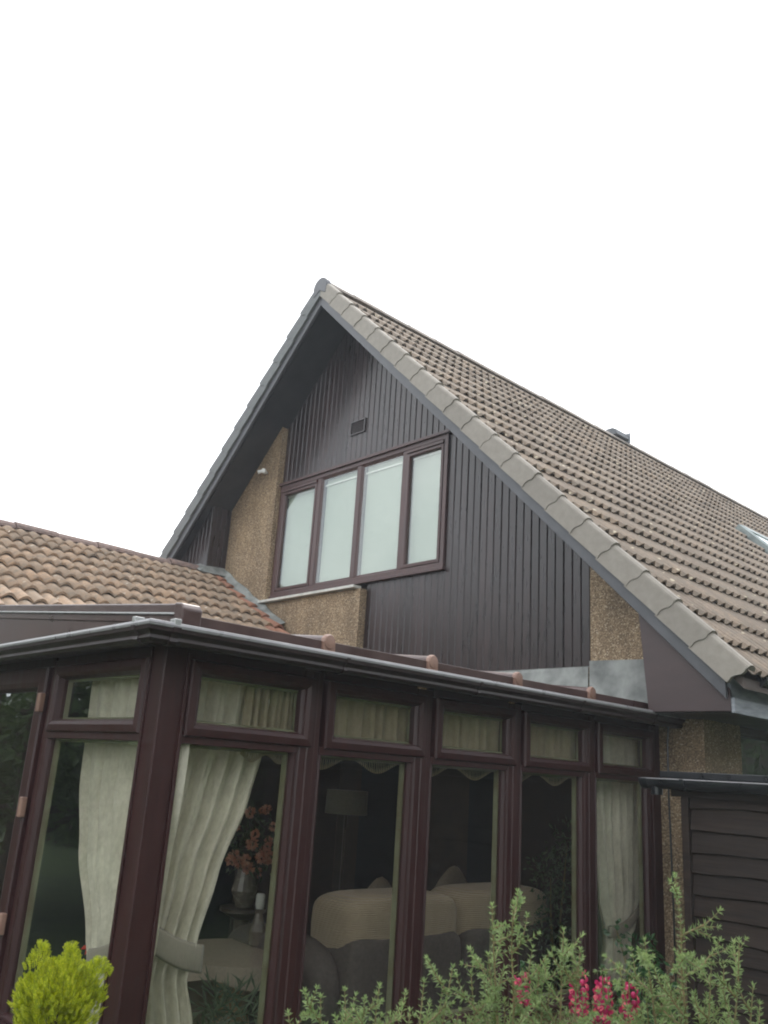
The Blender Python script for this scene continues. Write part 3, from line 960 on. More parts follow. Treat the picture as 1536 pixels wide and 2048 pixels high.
bay(PE, -1.04, -0.120, -1.028, -0.123)
MB().box(-1.075, -1.041, YE + 0.0, YE + 0.06, ZB, 2.04).build('mullion', M['upvc'], cons, 0.003)
# door on the end wall
MB().box(-1.118, -1.08, YE + 0.012, YE + 0.07, 0.12, 2.04).build('door_jamb', M['upvc'], cons, 0.003)
dr = MB().frame(-1.98, -1.124, 0.13, 2.012, [(0, -0.05), (0, 0.004), (0.006, 0.014), (0.07, 0.016), (0.095, 0.008), (0.110, -0.018), (0.110, -0.05)], PE).build('door', M['upvc'], cons)
MB().box(-1.88, -1.22, 0.23, 1.91, -0.030, -0.026, lambda a, b, c: PE(a, b, c)).build('pane', M['glass'], dr)
for hz in (1.84, 1.36, 0.86):
    MB().box(-1.146, -1.108, hz - 0.045, hz + 0.045, 0.006, 0.034, lambda a, b, c: PE(a, b, c)).build('hinge', M['endcap'], dr, 0.005)
MB().box(-2.03, -1.985, YE, YE + 0.06, 0.12, 2.04).build('door_jamb', M['upvc'], cons, 0.003)
MB().box(-2.03, -1.075, YE - 0.0, YE + 0.06, 2.014, 2.06).build('head_rail', M['upvc'], cons, 0.003)
fr = MB().frame(-3.29, -2.035, ZB, 2.05, bead_prof, PE).build('window_frame', M['upvc'], cons)
MB().box(-3.27, -2.05, ZB + 0.016, 2.03, -0.034, -0.03, lambda a, b, c: PE(a, b, c)).build('pane', M['glass'], fr)
MB().box(-3.29, -2.03, YE, YE + 0.14, 0, 0.5).build('dwarf_wall', M['pebble'], cons)
# eaves beam
MB().box(-0.07, 0.085, YE - 0.075, YP - 0.003, 2.056, 2.100).build('eaves_beam', M['upvc'], cons, 0.004)
MB().box(-3.29, -0.071, YE - 0.075, YE + 0.07, 2.056, 2.100).build('eaves_beam', M['upvc'], cons, 0.004)
# gutter with mitred corner
G = 0.19
gprof = [(0.088, 2.096), (0.088, 2.040), (0.060, 2.030), (0.030, 2.032), (0.016, 2.044), (0.020, 2.058), (0.010, 2.068), (0.000, 2.074), (-0.002, 2.092), (0.002, 2.102), (0.012, 2.107), (0.026, 2.106), (0.028, 2.098), (0.012, 2.088), (0.014, 2.070), (0.03, 2.05), (0.08, 2.046), (0.082, 2.096)]
def sweep_gutter(prof, y_end, x_end, yc=YE - G, xc=G):
    mb = MB()
    vs = []
    n = len(prof)
    for d, z in prof: vs.append((x_end, yc + d, z))
    for d, z in prof: vs.append((xc - d, yc + d, z))
    for d, z in prof: vs.append((xc - d, y_end, z))
    fs = []
    for s_ in range(2):
        for i in range(n):
            i2 = (i + 1) % n
            fs.append((s_ * n + i, s_ * n + i2, (s_ + 1) * n + i2, (s_ + 1) * n + i))
    fs.append(tuple(range(n)))
    fs.append(tuple(range(3 * n - 1, 2 * n - 1, -1)))
    mb.add(vs, fs)
    return mb
gut = sweep_gutter(gprof, YP - 0.004, -3.28).build('gutter', M['gutter'], cons, 0.0015)
M['rim'] = simple('highlight_rim', (0.22, 0.21, 0.22), (0.29, 0.28, 0.29), 0.3, 12, (1, 1, 1), 0.1, 0.001, 0.7)  # pale colour paints the bright sky line along the gutter lips
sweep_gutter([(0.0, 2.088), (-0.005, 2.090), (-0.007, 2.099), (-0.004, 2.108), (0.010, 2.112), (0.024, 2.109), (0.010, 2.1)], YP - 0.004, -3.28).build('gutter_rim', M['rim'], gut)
# joint sleeves beside the corner
outer = [(d - 0.0045 * (1 if d < 0.05 else -1), z - (0.004 if z < 2.06 else 0)) for d, z in gprof[1:10]] + [(0.010, 2.112), (0.03, 2.111), (0.03, 2.104)]
n = len(outer)
MB().prism([(YE - G + d, z) for d, z in outer], 0.055, 0.085, lambda a, b, d: (d, a, b)).build('gutter_clip', M['gutter'], cons)
MB().prism([(G - d, z) for d, z in outer], -0.17, -0.135, lambda a, b, d: (a, d, b)).build('gutter_clip', M['gutter'], cons)
MB().box(0.058, 0.082, YE - G - 0.006, YE - G + 0.036, 2.100, 2.126).build('clip', M['clip'], cons, 0.003)
MB().box(G - 0.032, G + 0.006, -0.168, -0.138, 2.100, 2.126).build('clip', M['clip'], cons, 0.003)
for yy in (0.7, 1.6, 2.5, 3.3):
    MB().prism([(G - d, z) for d, z in outer], yy, yy + 0.02, lambda a, b, d: (a, d, b)).build('gutter_bracket', M['gutter'], cons)

# roof: sheets, bars, end caps, rake board
bars_y = [0.655, 1.325, 2.0, 2.70]
edges = [-0.03] + bars_y + [YP - 0.03]
for a, b in zip(edges[:-1], edges[1:]):
    MB().prism([(0.095, RC(0.095)), (-3.28, RC(-3.28)), (-3.28, RC(-3.28) - 0.016), (0.095, RC(0.095) - 0.016)], a + 0.012, b - 0.012, lambda p, q, d: (p, d, q)).build('roof_sheet', M['polycarb'], cons)
    MB().box(0.072, 0.104, a + 0.004, b - 0.004, RC(0.1) - 0.058, RC(0.1) + 0.004).build('sheet_closure', M['upvc_roof'], cons, 0.003)
for yb in bars_y:
    br_ = MB()
    pr_ = [(yb + 0.030 * math.cos(t_), 0.026 * math.sin(t_)) for t_ in [math.pi * j / 8 for j in range(9)]] + [(yb - 0.030, -0.03), (yb + 0.030, -0.03)]
    vs = [(0.098, p, RC(0.098) + q + 0.004) for p, q in pr_] + [(-3.27, p, RC(-3.27) + q + 0.004) for p, q in pr_]
    n = len(pr_)
    br_.add(vs, [(i, (i + 1) % n, (i + 1) % n + n, i + n) for i in range(n)])
    bo = br_.build('glazing_bar', M['upvc_roof'], cons, smooth=False)
    cp = MB().lathe([(0.030, -0.006), (0.036, 0.0), (0.036, 0.016), (0.030, 0.024), (0.012, 0.026)], (0.098, yb, RC(0.1) + 0.000), 14, 'x', 1, 1)
    cp.box(0.102, 0.118, yb - 0.034, yb + 0.034, RC(0.1) - 0.058, RC(0.1))
    cp.build('end_cap', M['endcap'], bo)
def RB(x): return 2.205 - 0.095 * (x - 0.12)
MB().prism([(0.055, RB(0.055)), (-3.28, RB(-3.28)), (-3.28, RB(-3.28) - 0.040), (0.055, RB(0.055) - 0.040)], -0.085, -0.02, lambda p, q, d: (p, d, q)).build('rake_trim', M['upvc_roof'], cons, 0.006)
MB().prism([(0.055, RB(0.055) - 0.038), (-3.28, RB(-3.28) - 0.038), (-3.28, RB(-3.28) - 0.046), (0.055, RB(0.055) - 0.046)], -0.094, -0.02, lambda p, q, d: (p, d, q)).build('rake_lip', M['clip'], cons, 0.002)
MB().prism([(0.055, RB(0.055) - 0.046), (-3.28, RB(-3.28) - 0.046), (-3.28, RB(-3.28) - 0.078), (0.055, RB(0.055) - 0.078)], -0.083, -0.02, lambda p, q, d: (p, d, q)).build('rake_trim', M['upvc_roof'], cons, 0.003)
MB().prism([(0.05, RB(0.05) - 0.078), (-3.28, RB(-3.28) - 0.078), (-3.28, 2.10), (0.05, 2.10)], -0.076, -0.03, lambda p, q, d: (p, d, q)).build('gable_infill', M['upvc_roof'], cons)
MB().prism([(0.125, 2.118), (0.125, 2.185), (0.105, 2.207), (0.052, 2.214), (0.052, 2.118)], -0.100, -0.012, lambda p, q, d: (p, d, q)).build('rake_end_cap', M['upvc_roof'], cons, 0.006)

# inner lining coloured dark for the dim room, and doorways seen through the glass
MB().box(-3.27, -0.08, YP - 0.012, YP - 0.001, 0.12, 2.15).build('dim_inner_wall', M['inner'], cons)
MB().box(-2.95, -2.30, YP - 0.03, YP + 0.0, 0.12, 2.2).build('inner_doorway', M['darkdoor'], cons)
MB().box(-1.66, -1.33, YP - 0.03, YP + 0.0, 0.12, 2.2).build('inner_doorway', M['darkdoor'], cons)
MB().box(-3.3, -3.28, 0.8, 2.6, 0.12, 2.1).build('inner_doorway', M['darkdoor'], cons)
MB().box(-3.3, -3.285, 2.62, YP, 0.12, 2.3).build('dim_inner_wall', M['inner'], cons)

# ================================================================== CURTAINS
def interp(tab, z):
    tab = sorted(tab)
    if z <= tab[0][0]: return tab[0][1:]
    for p, q in zip(tab[:-1], tab[1:]):
        if p[0] <= z <= q[0]:
            t_ = (z - p[0]) / (q[0] - p[0])
            t_ = t_ * t_ * (3 - 2 * t_) * 0.5 + t_ * 0.5
            return tuple(a + (b - a) * t_ for a, b in zip(p[1:], q[1:]))
    return tab[-1][1:]
def drape(tab, P, depth, folds, amp, seed, z0, z1, lean=0.0):
    rng = random.Random(seed)
    ph = [rng.uniform(0, 6.28) for _ in range(5)]
    nu, nv = folds * 9, 46
    mb = MB()
    vs = []
    for j in range(nv + 1):
        z = z0 + (z1 - z0) * j / nv
        a0, a1 = interp(tab, z)
        wdt = abs(a1 - a0)
        for i in range(nu + 1):
            u = i / nu
            uu = u + 0.018 * math.sin(5 * u + ph[0]) + 0.03 * math.sin(2.3 * z + 4 * u + ph[1]) * (1 - u) * u * 4
            f1 = math.sin(uu * folds * 2 * math.pi + ph[2])
            f2 = math.sin(uu * folds * 3.7 * math.pi + ph[3] + z * 1.3)
            am = amp * (0.55 + 0.45 * min(1, 0.35 / max(wdt, 0.1)))
            f3 = math.sin(uu * folds * 6.3 * math.pi + ph[4] - z * 0.8)
            d = depth - am * (0.8 * (abs(f1) ** 0.7) * (1 if f1 > 0 else -1) + 0.4 * f2 + 0.22 * f3) - lean * (z1 - z)
            a = a0 + (a1 - a0) * u + 0.004 * math.sin(9 * z + ph[4] + u * 3)
            vs.append(P(a, z, d))
    fs = []
    for j in range(nv):
        for i in range(nu):
            q = j * (nu + 1) + i
            fs.append((q, q + 1, q + nu + 2, q + nu + 1))
    mb.add(vs, fs)
    return mb
def curtain(label, tab, P, depth, folds, amp, seed, tie):
    zt = 2.0
    if P is PX: base = (depth, (tab[0][1] + tab[0][2]) / 2, 0.12)
    else: base = ((tab[0][1] + tab[0][2]) / 2, 0.07, 0.12)
    t = thing('curtain', label, 'curtain', base, 'cream curtains in the conservatory')
    drape(tab, P, depth, folds, amp, seed, 0.14, zt).build('drape', M['curtain'], t, smooth=True)
    # tieback: slanted band wrapping the waist
    (aL, zL), (aR, zR), hgt = tie
    mb = MB()
    vs = []
    nn = 14
    for i in range(nn + 1):
        u = i / nn
        a = aL + (aR - aL) * u
        z = zL + (zR - zL) * u - 0.03 * math.sin(math.pi * u)
        d = depth + 0.018 + 0.035 * math.sin(math.pi * u) ** 0.5
        vs += [P(a, z + hgt / 2, d), P(a, z + hgt / 2 - 0.012, d + 0.006), P(a, z - hgt / 2 + 0.012, d + 0.008), P(a, z - hgt / 2, d + 0.002)]
    mb.add(vs, [(i * 4 + r_, i * 4 + r_ + 1, (i + 1) * 4 + r_ + 1, (i + 1) * 4 + r_) for i in range(nn) for r_ in range(3)])
    o = mb.build('tieback', M['tie'], t, smooth=True)
    md = o.modifiers.new('solid', 'SOLIDIFY'); md.thickness = 0.008; md.offset = -1
    return t
curtain('cream curtain just right of the conservatory corner post, tied back with a taupe band',
        [(0.14, 0.0, 0.44), (0.62, 0.0, 0.345), (0.80, -0.02, 0.285), (0.92, -0.02, 0.315), (1.17, -0.01, 0.395), (1.47, 0.0, 0.505), (1.68, 0.0, 0.56), (2.0, 0.0, 0.60)],
        PX, -0.165, 7, 0.036, 3, ((0.0, 1.02), (0.345, 0.855), 0.105))
curtain('cream curtain left of the corner post, gathered towards the post beside the door',
        [(0.14, -0.66, -0.06), (0.60, -0.60, -0.06), (0.80, -0.55, -0.08), (0.90, -0.60, -0.06), (1.2, -0.80, -0.04), (1.5, -0.90, -0.02), (2.0, -0.96, -0.02)],
        PE, -0.155, 6, 0.040, 11, ((-0.56, 0.80), (-0.08, 0.98), 0.09))
curtain('shaded cream curtain in the last bay against the house wall',
        [(0.14, 3.18, 3.46), (0.55, 3.20, 3.46), (0.74, 3.235, 3.46), (0.80, 3.23, 3.52), (0.96, 3.17, 3.59), (1.3, 3.13, 3.61), (1.67, 3.10, 3.62), (2.0, 3.08, 3.62)],
        PX, -0.16, 6, 0.034, 23, ((3.23, 0.78), (3.60, 0.93), 0.07))
# valances across the top lights
vl = ['gathered gold valance behind the first top light right of the corner post',
      'gathered gold valance with tassels behind the second top light from the corner post',
      'gathered gold valance with tassels behind the third top light from the corner post',
      'gathered gold valance with tassels behind the fourth top light from the corner post']
for k in range(4):
    y0, y1 = k * BW + (0.58 if k == 0 else -0.02), (k + 1) * BW - 0.02
    if k == 0: y0 = 0.40
    v_ = thing('valance', vl[k], 'valance', (-0.13, (y0 + y1) / 2, 1.65), 'valances along the long wall')
    mb = MB()
    nu, nv = 60, 8
    vs = []
    rng = random.Random(40 + k)
    p1, p2 = rng.uniform(0, 6), rng.uniform(0, 6)
    def zb(u): return 1.698 + 0.028 * math.cos(2 * math.pi * (u * 2 + 0.1)) * (1 if k else 0.6)
    for j in range(nv + 1):
        for i in range(nu + 1):
            u = i / nu
            z = 2.0 + (zb(u) - 2.0) * j / nv
            d = -0.122 + 0.022 * math.sin(u * 2 * math.pi * 8 + p1 + 0.6 * j / nv + 1.2 * math.sin(u * 9)) + 0.012 * math.sin(u * 2 * math.pi * 13 + p2)
            vs.append((d, y0 + (y1 - y0) * u, z))
    mb.add(vs, [(j * (nu + 1) + i, j * (nu + 1) + i + 1, (j + 1) * (nu + 1) + i + 1, (j + 1) * (nu + 1) + i) for j in range(nv) for i in range(nu)])
    mb.build('drape', M['valance'], v_, smooth=True)
    fb = MB()
    for i in range(nu):
        u = (i + 0.5) / nu
        yy = y0 + (y1 - y0) * u
        zz = zb(u)
        fb.tube([(-0.115, yy, zz), (-0.114, yy + rng.uniform(-.002, .002), zz - 0.03), (-0.115, yy, zz - 0.056)], [0.0025, 0.002, 0.0045], 4)
    fo = fb.build('tassel_fringe', M['valance'], v_)
    fo['kind'] = 'stuff'

# ================================================================== FURNITURE
def rbox(mb, c, h, p=3.0, nu=16, nv=10, bulge=0.0):
    """rounded cushion (superellipsoid)"""
    vs = []
    def sp(v_, e): return (abs(v_) ** e) * (1 if v_ >= 0 else -1)
    e = 2.0 / p
    for j in range(nv + 1):
        ph = -math.pi / 2 + math.pi * j / nv
        for i in range(nu):
            th = 2 * math.pi * i / nu
            x = sp(math.cos(ph), e) * sp(math.cos(th), e)
            y = sp(math.cos(ph), e) * sp(math.sin(th), e)
            z = sp(math.sin(ph), e)
            vs.append((c[0] + h[0] * x, c[1] + h[1] * y, c[2] + h[2] * z))
    fs = []
    for j in range(nv):
        for i in range(nu):
            i2 = (i + 1) % nu
            fs.append((j * nu + i, j * nu + i2, (j + 1) * nu + i2, (j + 1) * nu + i))
    mb.add(vs, fs)
    return mb
sofa = thing('sofa', 'taupe two seat sofa with ribbed beige back cushions, back turned to the glass', 'sofa', (-0.95, 2.4, 0.12))
rbox(MB(), (-0.72, 1.98, 0.45), (0.14, 0.445, 0.325), 9, 24, 14).build('back_panel', M['sofaback'], sofa, smooth=True)
rbox(MB(), (-0.72, 2.885, 0.45), (0.14, 0.435, 0.325), 9, 24, 14).build('back_panel', M['sofaback'], sofa, smooth=True)
rbox(MB(), (-0.81, 1.99, 0.800), (0.215, 0.455, 0.170), 4.6, 32, 18).build('back_cushion', M['cord'], sofa, smooth=True)
rbox(MB(), (-0.81, 2.89, 0.806), (0.215, 0.440, 0.170), 4.6, 32, 18).build('back_cushion', M['cord'], sofa, smooth=True)
rbox(MB(), (-1.15, 1.50, 0.46), (0.50, 0.13, 0.29), 3.0, 24, 14).build('arm', M['sofaback'], sofa, smooth=True)
rbox(MB(), (-1.15, 3.40, 0.46), (0.50, 0.10, 0.29), 3.0, 24, 14).build('arm', M['sofaback'], sofa, smooth=True)
for yy in (1.98, 2.89):
    rbox(MB(), (-1.2, yy, 0.46), (0.40, 0.44, 0.12), 4, 20, 10).build('seat_cushion', M['cord'], sofa, smooth=True)
def scatter(c, rot, label, s=0.2):
    mb = rbox(MB(), (0, 0, 0), (0.055, s, s), 2.4, 20, 12)
    # pointed corners
    mb.v = [(x * (1 - 0.5 * min(1, (abs(y) / s) ** 2 * (abs(z) / s) ** 2)), y * (1 + 0.18 * (abs(z) / s) ** 2), z * (1 + 0.18 * (abs(y) / s) ** 2)) for x, y, z in mb.v]
    o = mb.build('scatter_cushion', M['cover'], smooth=True)
    o.location = c; o.rotation_euler = rot
    tag(o, label, 'cushion', 'scatter cushions')
scatter((-1.28, 2.36, 0.75), (R(38), 0, 0.2), 'plain beige scatter cushion peeping over the left sofa cushion')
scatter((-1.35, 3.12, 0.80), (R(45), 0.1, 0.1), 'beige scatter cushion standing on its corner behind the gap in the sofa back')
scatter((-0.75, 3.30, 0.72), (R(30), 0, 0.3), 'pale scatter cushion at the far right end of the sofa', 0.16)
# floor lamp
lamp = thing('floor_lamp', 'unlit floor lamp with drum shade in front of the dark doorway', 'lamp', (-2.4, 3.0, 0.12))
MB().lathe([(0.14, 0), (0.14, 0.02), (0.02, 0.04)], (-2.4, 3.0, 0.12), 20).build('base', M['brass'], lamp)
MB().tube([(-2.4, 3.0, 0.15), (-2.4, 3.0, 1.36)], 0.012, 8).build('pole', M['brass'], lamp)
MB().lathe([(0.17, 0), (0.165, 0.18)], (-2.4, 3.0, 1.30), 28).build('lamp_shade', M['shade'], lamp, smooth=False)
# wicker table with glass lantern
tb = thing('wicker_table', 'round wicker table with pale cloth left of the sofa', 'table', (-1.15, 1.22, 0.12))
MB().lathe([(0.36, 0), (0.38, 0.012), (0.38, 0.03), (0.36, 0.04)], (-1.15, 1.22, 0.60), 28, sx=1, sy=1).build('tabletop', M['rattan'], tb)
MB().lathe([(0.10, 0), (0.12, 0.1), (0.07, 0.28), (0.14, 0.47)], (-1.15, 1.22, 0.12), 18).build('pedestal', M['rattan'], tb)
cl = MB()
vs = []
for i in range(49):
    a = 2 * math.pi * i / 48
    vs += [(-1.15 + 0.385 * math.cos(a), 1.22 + 0.385 * math.sin(a), 0.645), (-1.15 + (0.40 + 0.015 * math.sin(a * 9)) * math.cos(a), 1.22 + (0.40 + 0.015 * math.sin(a * 9)) * math.sin(a), 0.56 + 0.02 * math.sin(a * 5))]
cl.add(vs, [(2 * i, 2 * i + 1, 2 * i + 3, 2 * i + 2) for i in range(48)])
cl.add([(-1.15 + 0.385 * math.cos(2 * math.pi * i / 48), 1.22 + 0.385 * math.sin(2 * math.pi * i / 48), 0.645) for i in range(48)], [tuple(range(48))])
co = cl.build('tablecloth', M['cover'], smooth=False)
tag(co, 'beige cloth over the round wicker table', 'tablecloth')
vz = MB().lathe([(0.03, 0), (0.045, 0.01), (0.048, 0.08), (0.03, 0.13), (0.022, 0.17), (0.03, 0.19)], (-1.24, 1.40, 0.646), 16).build('vase', M['vase'])
tag(vz, 'small cream vase on the wicker table', 'vase')
cn = MB().lathe([(0.022, 0), (0.026, 0.02), (0.026, 0.07), (0.02, 0.08)], (-1.24, 1.40, 0.84), 12).build('tealight_glass', M['candle'])
tag(cn, 'bright little glass standing on top of the cream vase', 'candle glass')

# ================================================================== VEGETATION
def leaf(mb, p, d, up, L, W):
    d = d.normalized()
    s_ = d.cross(up)
    if s_.length < 1e-4: s_ = d.cross(Vector((1, 0, 0)))
    s_.normalize()
    nrm = s_.cross(d)
    mid = p + d * L * 0.5
    tip = p + d * L - nrm * L * 0.12
    mb.add([p, mid + s_ * W / 2 + nrm * W * 0.12, tip, mid - s_ * W / 2 + nrm * W * 0.12], [(0, 1, 2), (0, 2, 3)])
def rv(rng, s=1.0):
    return Vector((rng.gauss(0, s), rng.gauss(0, s), rng.gauss(0, s)))
def path(p, d, L, n, rng, wob, lift=0.0):
    pts = [Vector(p)]
    d = Vector(d).normalized()
    for i in range(n):
        d = (d + rv(rng, wob) + Vector((0, 0, lift))).normalized()
        pts.append(pts[-1] + d * L / n)
    return pts
def leafy_stem(fol, stm, pts, r0, rng, L, W, step, rosette=True):
    stm.tube(pts, [r0 * (1 - 0.75 * i / (len(pts) - 1)) for i in range(len(pts))], 5)
    acc = 0
    az = rng.uniform(0, 6.28)
    total = sum((b - a).length for a, b in zip(pts[:-1], pts[1:]))
    s_ = 0
    pos = 0
    nodes = int(total / step)
    for k in range(nodes + 1):
        t_ = (k + 0.3) * step
        acc = 0
        for a, b in zip(pts[:-1], pts[1:]):
            l_ = (b - a).length
            if acc + l_ >= t_:
                q = a + (b - a) * ((t_ - acc) / l_)
                dirn = (b - a).normalized()
                break
            acc += l_
        else:
            q = pts[-1]; dirn = (pts[-1] - pts[-2]).normalized()
        frac = t_ / total
        nl = 5 if rosette else 2
        side = dirn.cross(Vector((0.3, 0.2, 1))).normalized()
        oth = side.cross(dirn)
        for j in range(nl):
            az += 2.4
            rad = side * math.cos(az) + oth * math.sin(az)
            sz = rng.uniform(0.7, 1.15) * (1 - 0.35 * frac)
            leaf(fol, q, rad * rng.uniform(0.7, 1.0) + dirn * rng.uniform(0.35, 0.9), dirn, L * sz, W * sz)
    for j in range(5):                      # terminal tuft
        az += 2.4
        leaf(fol, pts[-1], (side * math.cos(az) + oth * math.sin(az)) * 0.5 + dirn, dirn, L * 0.7, W * 0.6)
def shrub(label, base, targets, seed, L=0.023, W=0.0066, group='small leaved shrubs in the front border', twigs=(5, 8), dens=0.0145, kind='shrub'):
    rng = random.Random(seed)
    t = thing(kind, label, 'shrub', base, group)
    fol, stm = MB(), MB()
    b = Vector(base)
    for tx in targets:
        tp = Vector(tx)
        st = b + Vector((rng.uniform(-.06, .06), rng.uniform(-.06, .06), 0))
        # curved main stem
        mid = st * 0.45 + tp * 0.55 + Vector((rng.uniform(-.03, .03), rng.uniform(-.03, .03), -0.02))
        pts = []
        for i in range(13):
            u = i / 12
            pts.append(st * (1 - u) ** 2 + mid * 2 * u * (1 - u) + tp * u * u + rv(rng, 0.0025))
        stm.tube(pts[:7], [0.0075 - 0.0005 * i for i in range(7)], 6)
        leafy_stem(fol, stm, pts[5:], 0.0055, rng, L, W, dens)
        ntw = rng.randint(*twigs)
        for q in range(ntw):
            u = 0.66 + 0.31 * (q + rng.random()) / ntw
            i = min(11, int(u * 12)); fr_ = u * 12 - i
            dirn = (pts[i + 1] - pts[i]).normalized()
            side = rv(rng).cross(dirn).normalized()
            tl_ = (1.0 - u) * 0.42 + rng.uniform(0.03, 0.085)
            sub = path(pts[i].lerp(pts[i + 1], fr_), dirn * 0.6 + side * 1.0, tl_, 6, rng, 0.12, 0.05)
            leafy_stem(fol, stm, sub, 0.003, rng, L * 0.95, W, dens)
            if tl_ > 0.08:
                for _ in range(2):
                    j = rng.randint(2, 4)
                    dd = (sub[j + 1] - sub[j]).normalized()
                    sd_ = rv(rng).cross(dd).normalized()
                    leafy_stem(fol, stm, path(sub[j], dd * 0.7 + sd_ * 0.8, rng.uniform(0.035, 0.07), 4, rng, 0.06, 0.05), 0.002, rng, L * 0.85, W * 0.9, dens)
    so = stm.build('stem', M['stem'], t)
    fo = fol.build('foliage', M['leaf_shrub'], t)
    fo['kind'] = 'stuff'
    return t
shrub('tall spiky green shrub right of the crimson flowers, in front of the dark shed boards', (1.93, 0.37, 0.0),
      [(1.981, 0.277, 1.415), (2.062, 0.428, 1.275), (2.08, 0.45, 1.18), (1.854, 0.231, 1.197), (1.90, 0.27, 1.26), (2.02, 0.36, 1.22), (1.96, 0.33, 1.20), (1.88, 0.30, 1.12), (2.03, 0.42, 1.12)], 5)
shrub('green shrub with upright twigs before the sofa window, left of the crimson flowers', (1.72, 0.05, 0.0),
      [(1.702, 0.006, 1.325), (1.669, -0.029, 1.318), (1.778, 0.114, 1.272), (1.797, 0.150, 1.228), (1.604, -0.029, 1.160), (1.64, 0.0, 1.20), (1.73, 0.07, 1.18), (1.66, 0.03, 1.10), (1.77, 0.13, 1.06)], 9)
shrub('low spreading green shrub at the bottom of the picture under the middle panes', (1.42, -0.2, 0.0),
      [(1.577, -0.063, 1.168), (1.52, -0.10, 1.125), (1.449, -0.179, 1.112), (1.39, -0.239, 1.100), (1.346, -0.279, 1.078), (1.290, -0.323, 1.040), (1.42, -0.20, 1.05), (1.50, -0.12, 1.06), (1.37, -0.24, 1.03)], 14)

# golden conifer topiary
def conifer():
    rng = random.Random(77)
    c = Vector((0.605, -0.595, 0.952))
    t = thing('golden_conifer', 'bright yellow green conifer ball at the lower left, in front of the corner', 'conifer', (0.6, -0.6, 0))
    MB().tube([(0.6, -0.6, 0.0), (0.6, -0.6, 0.5), c], [0.014, 0.012, 0.008], 8).build('trunk', M['bark'], t)
    fol = MB()
    rx, rz_ = 0.115, 0.088
    for k in range(3800):
        d = rv(rng).normalized()
        if d.z < -0.95: continue
        rad = rng.uniform(0.45, 0.98) * (1 + 0.10 * math.sin(7 * math.atan2(d.y, d.x) + 3 * d.z) )
        zz = d.z * rz_ if d.z > 0 else d.z * 0.23
        taper = 1.0 if d.z > 0 else (1 - 0.25 * abs(d.z))
        p = c + Vector((d.x * rx * taper, d.y * rx * taper, zz)) * rad
        ax = (Vector((d.x, d.y, max(d.z, -0.2))) * 0.6 + Vector((0, 0, 0.9)) + rv(rng, 0.25)).normalized()
        Ls = rng.uniform(0.014, 0.026)
        sd_ = ax.cross(rv(rng)).normalized()
        # flat fern-like spray
        for q in range(5):
            u = q / 5
            for sg in (-1, 1):
                leaf(fol, p + ax * Ls * u, ax * 0.9 + sd_ * sg * 0.8, ax.cross(sd_), 0.0085 * (1.1 - u * 0.6), 0.0032)
        leaf(fol, p, ax, sd_, Ls * 1.15, 0.003)
    # the two taller leaders and side shoots
    for (ox, oy, hh, nn) in ((-0.045, -0.05, 0.135, 110), (0.035, 0.0, 0.142, 110), (0.080, 0.065, 0.108, 90), (-0.02, -0.02, 0.098, 60), (0.02, 0.03, 0.096, 60)):
        for k in range(nn):
            u = rng.random()
            h_ = 0.07 + (hh - 0.07) * u
            rr = 0.034 * (1 - u) + 0.004
            a = rng.uniform(0, 6.28)
            p = c + Vector((ox + rr * math.cos(a), oy + rr * math.sin(a), h_))
            ax = (Vector((math.cos(a) * 0.5, math.sin(a) * 0.5, 1.0)) + rv(rng, 0.15)).normalized()
            sd_ = ax.cross(rv(rng)).normalized()
            for q in range(4):
                for sg in (-1, 1):
                    leaf(fol, p + ax * 0.02 * q / 4, ax * 0.9 + sd_ * sg * 0.7, ax.cross(sd_), 0.008, 0.0032)
    fo = fol.build('foliage', M['leaf_gold'], t)
    fo['kind'] = 'stuff'
conifer()

